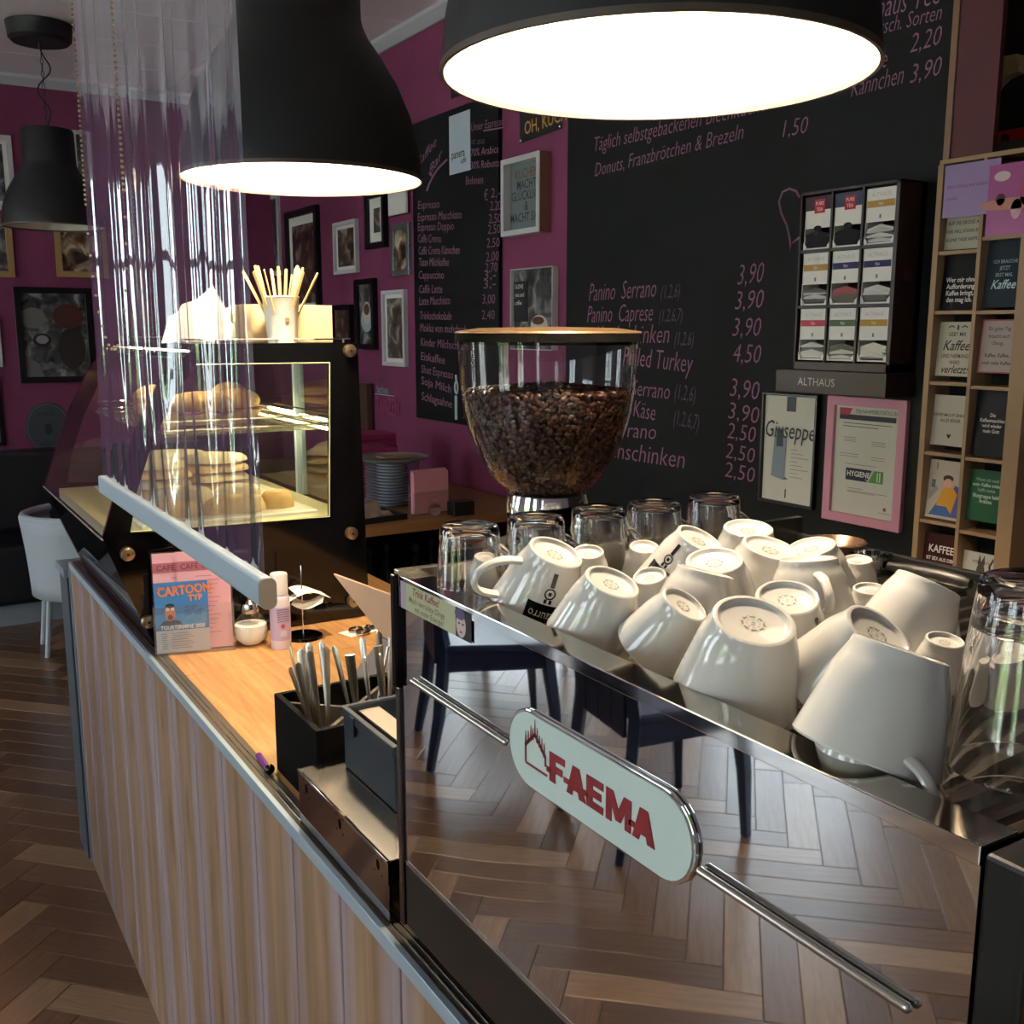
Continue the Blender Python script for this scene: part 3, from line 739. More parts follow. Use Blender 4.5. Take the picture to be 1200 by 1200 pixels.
b = MB(); b.lathe([(0, .0), (.03, .0), (.045, .05), (.045, .06), (0, .06)], BLACKM, 20, M=T(0, -.1, .2)); b.build('dispensing_chute', gr)

# ================================================================== display case
dc = empty('display_case', (.7, 2.6, CT), 0, 'black curved glass pastry display case with two lit shelves at the counter end', 'display case')
CY0, CY1 = 2.19, 3.02
out = [(.455, CT+.001), (.405, 1.08), (.362, 1.198), (.395, 1.296), (.44, 1.415), (.50, 1.525), (.58, 1.592), (.76, 1.592), (.936, 1.590), (.939, 1.40), (.943, 1.20), (.948, CT+.001), (.70, CT+.001)]
inn = [(.47, 1.203), (.44, 1.205), (.418, 1.208), (.436, 1.29), (.472, 1.388), (.52, 1.48), (.571, 1.549), (.75, 1.549), (.867, 1.548), (.862, 1.40), (.858, 1.30), (.855, 1.199), (.66, 1.201)]
YM = lambda y: Matrix(((1, 0, 0, 0), (0, 0, -1, y), (0, 1, 0, 0), (0, 0, 0, 1)))
CGL = thin('case_glass', (.97, .985, .97), .015, 1.0)
for y_, nm in ((CY0+.012, 0), (CY1, 1)):
    p = MB().ring(out, inn, .012, BLACK, M=YM(y_)); o = p.build('end_panel', dc); sub(o)
    g = MB().prism(inn, .004, CGL, M=YM(y_-.004)); g.build('end_glass', o)
    if nm == 0:
        g = MB(); wire = mat('glass_edge', '#b9c08f', .3); 
        for (xa, za), (xb, zb) in (((.855, 1.199), (.867, 1.548)), ((.571, 1.549), (.867, 1.548)), ((.418, 1.208), (.855, 1.199))):
            g.tube([(xa, CY0-.001, za), (xb, CY0-.001, zb)], .0014, wire, 5)
        g.build('glass_edging', o)
BRASS = mat('brushed_knob', '#a08d72', .28, .9)
for (x_, z_) in ((.914, 1.574), (.906, 1.155), (.905, .993), (.408, 1.163), (.441, 1.013)):
    o = MB().lathe([(0, .014), (.010, .014), (.0135, .0125), (.0145, .010), (.0145, .0)], BRASS, 28, M=Matrix(((1, 0, 0, x_), (0, 0, -1, CY0), (0, 1, 0, z_), (0, 0, 0, 1)))).lathe([(0, .0148), (.003, .0148), (.003, .0138)], BLACKM, 12, M=Matrix(((1, 0, 0, x_), (0, 0, -1, CY0), (0, 1, 0, z_), (0, 0, 0, 1)))).build('knob', dc); sub(o)
def sheet(pts, ya, yb, m, name, par=dc):
    B = MB(); n = len(pts); vs = [(x, ya, z) for x, z in pts]+[(x, yb, z) for x, z in pts]
    B.add(vs, [(i, i+1, n+i+1, n+i) for i in range(n-1)], m, True); o = B.build(name, par); return sub(o)
sheet([(.360, 1.20), (.377, 1.247), (.394, 1.296), (.4165, 1.355), (.44, 1.413), (.467, 1.47), (.50, 1.523), (.538, 1.562), (.58, 1.59)], CY0-.01, CY1+.01, CGL, 'front_glass')
sheet([(.449, CT+.012), (.405, 1.075), (.360, 1.198)], CY0-.01, CY1+.01, CGL, 'lower_glass')
o = MB().tube([(.360, CY0-.012, 1.199), (.360, CY1+.012, 1.199)], .0022, mat('glass_seam', '#c7d0c9', .2, .6), 6).build('glass_seam', dc); sub(o)
sub(MB().box(.45, .93, CY0+.012, CY1-.012, CT+.001, 1.165, BLACK).build('base_box', dc))
CREAM = mat('steel_deck', '#cfc9a8', .3, .5)
sub(MB().box(.395, .925, CY0+.014, CY1-.014, 1.168, 1.194, CREAM).build('lower_deck', dc))
sub(MB().box(.565, .936, CY0+.012, CY1-.012, 1.578, 1.592, BLACK).build('top_board', dc))
SHG = thin('shelf_glass', (.9, .95, .88), .03, 1.2, .10, '#e9e6c8')
up_ = MB().box(.50, .90, CY0+.02, CY1-.02, 1.398, 1.404, SHG); UP = sub(up_.build('upper_shelf', dc))
b = MB(); 
for zz in (1.409, 1.428): b.tube([(.89, CY0+.035, zz), (.51, CY0+.035, zz), (.505, CY0+.05, zz), (.505, CY1-.05, zz), (.51, CY1-.035, zz), (.89, CY1-.035, zz), (.893, CY1-.05, zz), (.893, CY0+.05, zz)], .0022, CHROME, 6, closed=True)
b.build('shelf_rail', UP)
b = MB(); b.box(.93, .934, CY0+.014, 2.60, 1.20, 1.575, CGL); b.box(.924, .936, 2.585, 2.60, 1.19, 1.578, ALU); sub(b.build('sliding_door', dc))
b = MB(); b.box(.938, .942, 2.58, CY1-.014, 1.20, 1.575, CGL); b.box(.936, .946, 2.575, 2.587, 1.19, 1.578, ALU); sub(b.build('sliding_door', dc))
LEDM = mat('case_led_strip', '#ffffff', .5, emit=(1, .80, .42, 1), es=CASE)
o = MB().box(.60, .607, CY0+.03, CY1-.03, 1.571, 1.577, LEDM).build('light_strip', dc); sub(o)
o = MB().box(.885, .892, CY0+.03, CY1-.03, 1.390, 1.396, LEDM).build('light_strip', dc); sub(o)
b = MB(); zz = 1.600
b.tube([(.60, CY0+.02, zz), (.925, CY0+.02, zz), (.93, CY0+.03, zz), (.93, CY1-.03, zz), (.925, CY1-.02, zz), (.60, CY1-.02, zz), (.595, CY1-.03, zz), (.595, CY0+.03, zz)], .0022, CHROME, 6, closed=True)
for x_, y_ in ((.62, CY0+.02), (.91, CY0+.02), (.93, 2.6), (.91, CY1-.02), (.62, CY1-.02)): b.tube([(x_, y_, 1.592), (x_, y_, zz)], .002, CHROME, 6)
sub(b.build('top_wire_rail', dc))
# pastries
def crust(name, c1, c2, sc=8):
    m = mat(name, c1, .6); colour(m, ramp(m, noise(m, coords(m), sc, 4), [(.3, c1), (.7, c2)])); bump(m, noise(m, coords(m), 60, 3), .3, .003); return m
CR1 = crust('bread_crust', '#b98a4a', '#e0bd84'); CR2 = crust('pizza_bread', '#c19a5c', '#ead6a4', 14); CR3 = crust('wrap_dough', '#d8c8a2', '#eee3c4', 20)
HAM = mat('ham_slice', '#9c5148', .5)
def roll(x, y, z, s, lab, rz=0):
    r = empty('sandwich_roll', (x, y, z), rz, lab, 'sandwich', 'filled rolls on the upper shelf')
    b = MB(); b.ball((0, 0, .026), (.082*s, .045*s, .024), CR1, 20); b.build('bottom_half', r)
    b = MB(); b.box(-.07*s, .07*s, -.042*s, .042*s, .030, .036, HAM, M=RZ(.03)); b.build('filling', r, bev=.002)
    b = MB(); b.ball((0, 0, .050), (.084*s, .046*s, .030), CR1, 20); b.build('top_half', r)
roll(.615, 2.36, 1.404, 1.0, 'golden filled roll at the front of the upper shelf', .2)
roll(.72, 2.42, 1.404, .8, 'golden filled roll right behind the front one', .4)
roll(.80, 2.75, 1.404, 1.0, 'golden roll at the back of the upper shelf', 1.2)
roll(.60, 2.72, 1.404, .9, 'golden roll beside the curved glass, deep on the upper shelf', .8)
PLAT = mat('clear_tray', '#e9e7dc', .15)
def blob(name, x, y, z, rx, ry, hh, m, lab, cat, group=None, seed=0, rz=0):
    rr_ = random.Random(seed); n = 28; B = MB(); vs = []; rings = 5
    wob = [1+.18*rr_.uniform(-1, 1) for _ in range(n)]
    for j in range(rings):
        u = j/(rings-1.); k = math.cos(u*math.pi/2*.9)**.6
        for i in range(n):
            a = 2*math.pi*i/n; w = wob[i]*.5+wob[(i+1) % n]*.25+wob[i-1]*.25
            vs.append((rx*k*w*math.cos(a), ry*k*w*math.sin(a), hh*math.sin(u*math.pi/2)*(1+.10*wob[(i*3) % n]-.10)))
    vs.append((0, 0, hh)); fs = [(j*n+i, j*n+(i+1) % n, (j+1)*n+(i+1) % n, (j+1)*n+i) for j in range(rings-1) for i in range(n)]
    fs += [((rings-1)*n+i, (rings-1)*n+(i+1) % n, rings*n) for i in range(n)]; fs.append(tuple(range(n))[::-1])
    B.add(vs, fs, m, True); o = B.build(name); o.location = (x, y, z); o.rotation_euler = (0, 0, rz); tag(o, lab, cat, group); return o
tr = MB().chamfer(-.20, .20, -.14, .14, 0, .008, .003, PLAT).build('serving_tray'); tr.location = (.66, 2.42, 1.194); tag(tr, 'pale serving tray on the lit lower deck, near the end glass', 'tray')
tr2 = MB().chamfer(-.20, .20, -.16, .16, 0, .008, .003, PLAT).build('serving_tray'); tr2.location = (.68, 2.80, 1.194); tag(tr2, 'pale serving tray deep inside the lower deck', 'tray')
for i, (x_, y_, rx, ry, hh, m_, lb) in enumerate([(.56, 2.38, .075, .05, .028, CR2, 'flat golden slice at the front left of the lower tray'), (.69, 2.36, .085, .05, .036, CR2, 'broad golden pastry in the middle of the lower tray'),
        (.79, 2.37, .04, .045, .04, CR1, 'pointed pastry triangle at the right end of the lower tray'), (.60, 2.48, .08, .05, .05, CR3, 'pale folded flatbread behind the front slice'),
        (.73, 2.48, .07, .045, .045, CR3, 'pale folded flatbread behind the broad pastry')]):
    blob('pastry', x_, y_, 1.2022, rx, ry, hh, m_, lb, 'pastry', 'pastries on the lower deck', i)

for (px_, py_, rx, ry, place) in ((.59, 2.70, .085, .065, 'pile beside the curved glass'), (.75, 2.76, .10, .085, 'pile at the back of the deck'), (.66, 2.90, .12, .05, 'pile against the far end panel')):
    for k in range(4):
        blob('flatbread', px_+rb_.uniform(-.006, .006), py_+rb_.uniform(-.006, .006), 1.2022+k*.0235, rx*(1-.05*k), ry*(1-.05*k), .022, CR3 if k % 2 else CR2, 'pale flatbread, %s in the %s' % ('lowest' if k == 0 else ORD[k]+'from the bottom', place), 'bread', 'flatbreads piled on the lower deck', 20+k, rb_.uniform(-.2, .2))

# on top of the case
TOPZ = 1.5922
cupm = mat('white_paper_cup', '#f1ece0', .6)
t = empty('stirrer_cup', (.80, 2.32, TOPZ), 0, 'white paper cup on the display case holding wooden stirrers', 'cup')
p0 = onZ(336, 400, TOPZ+.012); 
t.location = (.775, 2.235, TOPZ)
b = MB(); b.lathe([(0, .004), (.030, .004), (.0295, 0), (.031, 0), (.040, .098), (.0415, .10), (.040, .101), (.0385, .098), (.0295, .006), (0, .005)], cupm, 32); b.build('paper_cup', t)
b = MB(); b.prism(ell(0, 0, .005, .005), .0006, mat('cup_emblem', '#8a6a3a', .6), M=FY(0, -.0375, .05)); b.build('printed_emblem', t)
stl = []
STK = mat('wooden_stirrer', '#d9c184', .6)
for i in range(20):
    a = 2*math.pi*i/20+rb_.uniform(-.2, .2); r0 = .012*rb_.random()+.008; tilt = rb_.uniform(.16, .50); x_ = math.cos(a); y_ = math.sin(a)*.6
    M = T(x_*r0, y_*r0, .012) @ Matrix.Rotation(tilt, 4, Vector((-y_, x_, 0)).normalized()) @ RZ(rb_.uniform(0, 3))
    o = MB().prism(caps(.0065, .155+rb_.uniform(-.012, .012), .003, 3), .0018, STK, M=M @ T(0, 0, .078) @ RX(math.pi/2)).build('wooden_stirrer')
    o.matrix_world = t.matrix_world @ Matrix.Translation((t.location if False else Vector((0, 0, 0)))); o.location = t.location
    tag(o, 'pale wooden stirrer standing fanned out in the paper cup', 'stirrer', 'wooden stirrers in the paper cup'); stl.append((o, t.location + M @ Vector((0, 0, .15))))
by_left(stl, 'wooden stirrer in the paper cup, %s by its tip')
NB = mat('pale_wooden_box', '#d8bd8f', .6)
b = MB(); b.box(-.105, .105, -.05, .05, 0, .006, NB); b.box(-.105, .105, -.05, -.044, .006, .085, NB); b.box(-.105, .105, .044, .05, .006, .085, NB); b.box(-.105, -.099, -.044, .044, .006, .085, NB); b.box(.099, .105, -.044, .044, .006, .085, NB)
o = b.build('wooden_box', bev=.0015); o.location = (.82, 2.36, TOPZ); tag(o, 'pale wooden box on the display case behind the stirrer cup', 'box')
B = MB(); rn = random.Random(9)
for i in range(11):
    a_ = -.5+i*.10; hgt = .075+.03*math.sin(i*1.3)+(.02 if 3 < i < 8 else 0); M = T(-.05+.010*i, .02*math.sin(i*2.1), 0) @ RZ(a_+rn.uniform(-.2, .2)) @ RY(rn.uniform(-.35, .35))
    B.prism([(-.055, 0), (.05, 0), (.042, hgt*.55), (.012, hgt), (-.030, hgt*.75)], .0016, PAPER, M=M @ RX(math.pi/2))
o = B.build('napkin_bundle'); o.location = (.655, 2.40, TOPZ+.003); tag(o, 'loose bunch of white napkins on the left of the display case top', 'napkins')

# ================================================================== clear roll-down screen
CUR = thin('clear_pvc_sheet', (.95, .95, .97), .025, 1.9, .06, '#b9b6dd')
sc = empty('hanging_screen', (.38, 1.71, 1.32), 0, 'clear plastic roll-down screen hanging over the counter edge with pale metal bottom bar', 'screen')
SY0, SY1, SZ = 1.187, 2.245, 1.318
n, mrows = 300, 22; B = MB(); vs = []
rw = random.Random(11); comps = [(math.exp(rw.uniform(math.log(18), math.log(230))), rw.uniform(0, 6.3), rw.uniform(.35, 1)) for _ in range(13)]
for j in range(mrows+1):
    z = SZ+(2.955-SZ)*j/mrows
    for i in range(n+1):
        y_ = SY0+.004+(SY1-SY0-.008)*i/n; d = 0
        for f_, ph, am in comps: d += am/f_*math.sin(f_*(y_-SY0)+ph+.25*math.sin(z*1.7+ph))
        damp = min(1, (z-SZ)/.25)*.8+.12
        vs.append((.38+d*.105*damp*min(1, (2.96-z)/.3+.05), y_, z))
B.add(vs, [(j*(n+1)+i, j*(n+1)+i+1, (j+1)*(n+1)+i+1, (j+1)*(n+1)+i) for j in range(mrows) for i in range(n)], CUR, True); sub(B.build('clear_sheet', sc, sharp=180))
BARM = mat('pale_blue_grey_bar', '#a3b4c2', .4, .3)
sub(MB().box(.371, .389, SY0, SY1, 1.287, 1.323, BARM).build('bottom_bar', sc, bev=.004))
b = MB(); b.prism(caps(.021, .039, .009, 6), .006, mat('grey_end_cap', '#77726a', .5), M=FY(.38, SY0+.0, 1.305)); sub(b.build('end_cap', sc))
sub(MB().tube([(.38, SY0, 2.975), (.38, SY1, 2.975)], .024, ALU, 16).build('roller_tube', sc))
sub(MB().box(.35, .41, SY0-.012, SY0, 2.94, zc, ALU).build('bracket', sc)); sub(MB().box(.35, .41, SY1, SY1+.012, 2.94, zc, ALU).build('bracket', sc))
b = MB(); bc = mat('brass_bead', '#b9a37a', .3, .8)
_a, _b, _c = onX(105, 300, .352), onX(150, 300, .352), onX(127, 353, .352); cy_, half = (_a.y+_b.y)/2, abs(_a.y-_b.y)/2; zb = _c.z
pth = [(cy_+half, 2.95-.0085*i) for i in range(int((2.95-zb-half)/.0085))]
for i in range(1, 19): a = math.pi*i/19; pth.append((cy_+half*math.cos(a), zb+half-half*math.sin(a)*1.5))
pth += [(cy_-half, zb+half+.0085*i) for i in range(int((2.95-zb-half)/.0085))]
for y_, z_ in pth: b.ball((.352, y_, z_), .0027, bc, 6)
o = sub(b.build('bead_chain', sc)); o['kind'] = 'stuff'
# ================================================================== things on the chalkboard wall (X = 2.3)
XWALL = 2.3
def wall_text(B, body, p0, p1, hpx, m, X, shear=.18, bold=-.010, off=.0):
    """baseline from pixel p0 to pixel p1 on the plane X; letters about hpx pixels high"""
    a = onX(*p0, X); c = onX(*p1, X); d = c-a; w = d.length
    if w < 1e-4: return
    vs, fs, gw = glyphs(body, bold)
    e = onX(p0[0], p0[1]-hpx, X); hh = abs(e.z-a.z)/.70
    ux = d.normalized(); uz = Vector((0, 0, 1)); n_ = Vector((-1, 0, 0))
    M = Matrix((ux, uz, n_)).transposed().to_4x4(); M.translation = a + n_*off
    B.text(body, M, m, w/gw, hh, shear=shear, bold=bold)
def chalk_line(B, pts, X, r, m):
    B.tube([onX(*p, X) for p in pts], r, m, 4)
# big menu board
bb = MB().box(2.284, 2.2995, 1.675, 3.315, .70, 3.0, CHALK).build('menu_board', bev=.001)
tag(bb, 'large black chalkboard wall panel with pink handwritten snack prices', 'chalkboard')
B = MB(); XB = 2.2835
for body, p0, p1, h in [('Täglich selbstgebackenen Blechkuchen', (695, 178), (905, 128), 17), ('Donuts, Franzbrötchen & Brezeln', (697, 207), (870, 163), 16), ('1,50', (917, 161), (945, 156), 20),
        ('Panino  Serrano', (690, 353), (768, 348), 21), ('Panino  Caprese', (688, 378), (764, 376), 20), ('Panino  Kochschinken', (655, 403), (783, 402), 20), ('Pulled Turkey', (730, 427), (810, 437), 22),
        ('Serrano', (740, 463), (784, 468), 19), ('A', (722, 490), (729, 491), 13), ('Käse', (742, 488), (767, 493), 20), ('Panini Serrano', (668, 507), (768, 515), 17), ('mit x Kochschinken', (655, 527), (801, 549), 19),
        ('3,90', (864, 334), (893, 331), 24), ('3,90', (861, 363), (893, 361), 22), ('3,90', (858, 394), (890, 394), 22), ('4,50', (858, 424), (890, 426), 22),
        ('3,90', (855, 464), (888, 469), 22), ('3,90', (853, 490), (888, 497), 20), ('2,50', (852, 513), (884, 519), 19), ('2,50', (850, 536), (883, 543), 18), ('2,50', (849, 558), (883, 566), 18),
        ('Althaus Tee', (1003, 28), (1100, 4), 26), ('versch. Sorten', (1016, 44), (1102, 23), 18), ('Tasse', (1006, 81), (1038, 79), 22), ('Kännchen', (997, 114), (1057, 98), 22), ('2,20', (1066, 62), (1101, 52), 22), ('3,90', (1066, 98), (1101, 88), 22)]:
    wall_text(B, body, p0, p1, h, CHALKP, XB)
for body, p0, p1, h in [('(1,2,6)', (774, 350), (796, 348), 16), ('(1,2,6,7)', (772, 377), (799, 376), 15), ('(1,2,6)', (790, 404), (812, 405), 16), ('(1,2,6)', (790, 467), (814, 471), 18), ('(1,2,6,7)', (789, 497), (818, 504), 18)]:
    wall_text(B, body, p0, p1, h, CHALKG, XB)
q = lambda pts: [(660+x/4, 100+y/4) for x, y in pts]
chalk_line(B, q([(1108, 525), (1092, 495), (1060, 484), (1028, 500), (1011, 545), (1022, 600), (1048, 655), (1062, 720), (1066, 775), (1076, 738), (1108, 712)]), XB, .0035, CHALKP)
B.build('chalk_lettering', bb, kind='stuff')
# coffee board
cb = MB().box(2.281, 2.2995, 3.815, 4.622, 1.19, 2.585, CHALK).build('menu_board', bev=.001)
tag(cb, 'smaller tall chalkboard listing coffee drinks, with a white card at its top', 'chalkboard')
B = MB(); XB = 2.2805
q2 = lambda x, y: (480+x/6, 120+y/6); q3 = lambda x, y: (480+x/6, 320+y/6)
for body, p0, p1, h in [('Kaffee', q2(50, 470), q2(185, 300), 11), ('Bar', q2(140, 520), q2(225, 390), 12)]: wall_text(B, body, p0, p1, h, CHALKP, XB, .3, 0)
chalk_line(B, [q2(*p) for p in [(140, 500), (165, 520), (200, 465), (265, 400)]], XB, .006, CHALKP); chalk_line(B, [q2(*p) for p in [(165, 520), (140, 570), (122, 622)]], XB, .005, CHALKP)
for body, p0, p1, h in [('Unser Espresso', q2(432, 203), q2(660, 160), 10), ('ist aus', q2(430, 295), q2(525, 290), 8), ('70% Arabica', q2(430, 382), q2(625, 352), 9), ('30% Robusta', q2(430, 470), q2(630, 450), 9), ('Bohnen', q2(395, 580), q2(515, 570), 10), ('€', q2(522, 690), q2(548, 690), 13)]:
    wall_text(B, body, p0, p1, h, CHALKG if h < 9 else CHALKP, XB, .1, -.004)
chalk_line(B, [q2(520, 200), q2(670, 175)], XB, .003, CHALKP)
items = ['Espresso', 'Espresso Macchiato', 'Espresso Doppio', 'Caffè Crema', 'Caffè Crema Kännchen', 'Tasse Milchkaffee', 'Cappuccino', 'Caffè Latte', 'Latte Macchiato', 'Trinkschokolade', 'Mokka von mohrbach', 'Kinder Milchschaum', 'Eiskaffee', 'Shot Espresso', 'Soja Milch', 'Schlagsahne']
rows = [(q2(60, 750), q2(210, 740)), (q2(58, 835), q2(365, 815)), (q2(58, 905), q2(310, 895)), (q2(58, 985), q2(220, 985)), (q2(62, 1070), q2(350, 1065)), (q2(64, 1150), q2(275, 1150)), (q3(64, 40), q3(240, 40)), (q3(66, 140), q3(230, 140)), (q3(68, 225), q3(285, 218)), (q3(70, 325), q3(295, 330)),
        (q3(74, 410), q3(400, 425)), (q3(78, 510), q3(410, 545)), (q3(80, 610), q3(248, 640)), (q3(82, 700), q3(305, 745)), (q3(82, 780), q3(292, 845)), (q3(84, 890), q3(297, 950))]
for body, (p0, p1) in zip(items, rows): wall_text(B, body, p0, p1, 9.5, CHALKP, XB, .1, -.002)
for body, p0, p1 in [('2,-', q2(590, 670), q2(655, 660)), ('2,20', q2(585, 760), q2(660, 755)), ('2,50', q2(575, 850), q2(660, 845)), ('2,50', q2(568, 925), q2(655, 920)), ('2,50', q2(560, 1020), q2(650, 1015)), ('2,00', q2(555, 1120), q2(645, 1110)),
                     ('2,70', q2(550, 1195), q2(635, 1190)), ('3,-', q3(540, 45), q3(625, 40)), ('3,-', q3(538, 110), q3(622, 100)), ('3,00', q3(530, 215), q3(618, 215)), ('2,40', q3(525, 325), q3(615, 325))]:
    wall_text(B, body, (p0[0]-3, p0[1]), (p1[0]-3, p1[1]), 11, CHALKP, XB, .05, -.006)
chalk_line(B, [q3(*p) for p in [(385, 695), (375, 760), (385, 830), (398, 850), (385, 870), (388, 960), (385, 1020), (372, 1015)]], XB, .003, CHALKG)
a = onX(*q3(330, 1030), XB); c = onX(*q3(330, 740), XB); B.tube([a, Vector((a.x, a.y, (a.z*.42+c.z*.58)))], .008, flat('#b9c2cc'), 6)
ctr = onX(*q3(330, 805), XB); B.tube([ctr+Vector((0, .014*math.cos(t), .028*math.sin(t))) for t in [i*math.pi/8 for i in range(16)]], .005, flat('#b9c2cc'), 6, closed=True)
B.tube([ctr+Vector((0, 0, .03)), ctr+Vector((0, .004, .058))], .006, flat('#b9c2cc'), 6)
B.build('chalk_lettering', cb, kind='stuff')
# paper cards on the wall
def card_wall(name, pa, pc, X, m, lab, cat='card', lines=(), th=.002, tilt=0, extra=None):
    a = onX(*pa, X); c = onX(*pc, X); w = abs(a.y-c.y); h = abs(a.z-c.z); 
    M = FX(X, a.y, c.z) @ RZ(tilt); B = MB(); B.prism([(0, 0), (w, 0), (w, h), (0, h)], th, m, M=M)
    for body, u, v, sz, mm, al in lines: B.text(body, M @ T(u*w, v*h, th+.0003), mm, sz, sz*1.15, align=al, bold=.01)
    if extra: extra(B, M @ T(0, 0, th), w, h)
    o = B.build(name); tag(o, lab, cat); return o
INK = flat('#20201f'); INKW = flat('#e2e0dc'); GOLD = flat('#b98d3e')
card_wall('white_card', (526.5, 137), (551.5, 199), 2.2785, flat('#b7c4d4'), 'plain pale card with small dark word hanging on the coffee chalkboard', lines=[('panera', .12, .26, .045, INK, 'LEFT'), ('caffè', .55, .15, .028, INK, 'LEFT')])
card_wall('metal_sign', (528, 30), (552, 107), 2.297, flat('#15181a'), 'small black sign with pale capitals, half hidden behind the near lamp', 'sign', lines=[('KAFFEE', .1, .74, .05, INKW, 'LEFT'), ('IST', .35, .55, .04, INKW, 'LEFT'), ('DIE', .3, .4, .04, INKW, 'LEFT'), ('ANTWORT', .1, .2, .035, INKW, 'LEFT')])
card_wall('metal_sign', (610, 118), (659, 154), 2.297, flat('#15151a'), 'black sign with golden capitals about cake under the near lamp rim', 'sign', tilt=math.radians(2), lines=[('DER..', .40, .68, .055, INKW, 'LEFT'), ('OH, KUCHEN', .12, .16, .062, GOLD, 'LEFT')],
          extra=lambda B, M, w, h: [B.ball((u*w, v*h, .002), .006, CHROME, 8, M=M) for u, v in ((.03, .05), (.97, .05), (.97, .95), (.03, .95))])
# framed pictures
def photo_mat(seed):
    pal = [('#1c1512', '#5b4436', '#a89a8b'), ('#20231f', '#5d5348', '#b5aca0'), ('#1c1110', '#4a2c22', '#8d7d72'), ('#151619', '#4a4a4c', '#9a9a98'), ('#241a14', '#7a5c42', '#d2c2ac')][seed % 5]
    m = mat('photo_print_%d' % seed, '#444444', .35); v = coords(m, (9, 9, 9)); mp = v.node.inputs['Location']; mp.default_value = (seed*3.7, seed*1.3, seed*2.1)
    colour(m, ramp(m, noise(m, v, 1.4, 4, .8), [(.32, pal[0]), (.5, pal[1]), (.68, pal[2])])); return m
CREAMC = flat('#c9c0b0'); SAUCER = flat('#a9b4bf'); COF = flat('#5a3a26')
def cup_pic(B, M, w, h):
    B.prism(ell(.5*w, .42*h, .30*w, .17*h), .0006, SAUCER, M=M); B.prism(ell(.52*w, .52*h, .20*w, .16*h), .0010, CREAMC, M=M); B.prism(ell(.52*w, .57*h, .15*w, .08*h), .0014, COF, M=M)
def frame(name, M, w, h, fwid, fm, dep, content, lab, mount=0, extra=None, glass=True, cat='picture'):
    r = empty(name, (0, 0, 0), 0, lab, cat); r.matrix_world = M
    O = [(0, 0), (w, 0), (w, h), (0, h)]; I = [(fwid, fwid), (w-fwid, fwid), (w-fwid, h-fwid), (fwid, h-fwid)]
    MB().ring(O, I, dep, fm).build('frame', r, bev=.0015)
    B = MB(); B.prism(I, dep*.35, WHITE if mount else content)
    if mount:
        k = fwid+mount; B.prism([(k, k), (w-k, k), (w-k, h-k), (k, h-k)], dep*.35+.001, content)
    if extra: extra(B, T(0, 0, dep*.35+.0012), w, h)
    B.build('picture_print', r)
    return r
def wframe(name, pa, pc, *a, X=2.2995, **k):
    p = onX(*pa, X-.02); c = onX(*pc, X-.02); return frame(name, FX(X, p.y, c.z), abs(p.y-c.y), abs(p.z-c.z), *a, **k)
BLKF = mat('black_frame', '#0c0b0c', .3); WHTF = mat('white_frame', '#c8c8cc', .4); WOODF = mat('oak_frame', '#a88658', .45); SILF = mat('mirror_frame', '#a8c4c0', .15, .8)
wframe('framed_picture', (334, 250), (375, 372), .04, BLKF, .03, photo_mat(2), 'big black framed photo behind the stirrers on the magenta wall', mount=.05)
wframe('framed_picture', (390, 262), (418, 319), .02, WHTF, .025, photo_mat(0), 'white bordered dark photo left of the narrow black one under the lamp rim', mount=.02)
wframe('framed_picture', (428, 228), (452, 289), .03, BLKF, .03, photo_mat(1), 'narrow black frame with white mount directly under the far lamp', mount=.05)
wframe('framed_picture', (457, 264), (479, 322), .03, SILF, .02, photo_mat(4), 'small silver framed picture left of the coffee chalkboard')
wframe('framed_picture', (416, 328), (440, 410), .03, BLKF, .03, photo_mat(3), 'tall black frame with a coffee cup photo just above the case corner', extra=cup_pic)
wframe('framed_picture', (447, 341), (475, 430), .02, WHTF, .025, photo_mat(1), 'tall white framed photo left of the coffee chalkboard, lowest on the wall', mount=.02)
wframe('framed_picture', (388, 358), (412, 402), .03, BLKF, .03, photo_mat(2), 'small dark frame half hidden behind the pale wooden box')
wframe('framed_picture', (306, 232), (328, 322), .03, WHTF, .02, photo_mat(3), 'pale framed grey photo seen behind the clear screen edge')
card_wall('white_card', (457, 226), (478, 249), 2.28, WHITE, 'blank pale card on the wall just under the far lamp rim', th=.012)
def boxtext(B, M, w, h):
    for i, (s_, c_) in enumerate([('KUCHEN', '#7a4a44'), ('MACHT', '#31343a'), ('GLÜCKLICH', '#31343a'), ('&', '#31343a'), ('MACHT SICH', '#31343a'), ('NUTELLA', '#31343a')][:5]):
        B.text(s_, M @ T(.5*w, h*(.74-.14*i), 0), flat(c_), .042, .05, align='CENTER', bold=.01)
wframe('box_frame', (595, 189), (640, 272), .022, WHTF, .055, flat('#6d7a80'), 'deep box frame with white front and wooden sides, between the two chalkboards', extra=boxtext)
sb_ = [o for o in COL.objects if o.name.startswith('box_frame')][0]
MB().box(-.0015, .0005, .001, .0015, 0, .01, WHTF) and None
p = onX(595, 189, 2.2795); c = onX(640, 272, 2.2795); w0, h0 = abs(p.y-c.y), abs(p.z-c.z)
MB().box(w0, w0+.0012, .0, h0, 0, .050, mat('box_frame_side', '#7a5446', .6)).box(-.0012, 0, .0, h0, 0, .050, mat('box_frame_side')).build('side_wood', sb_)
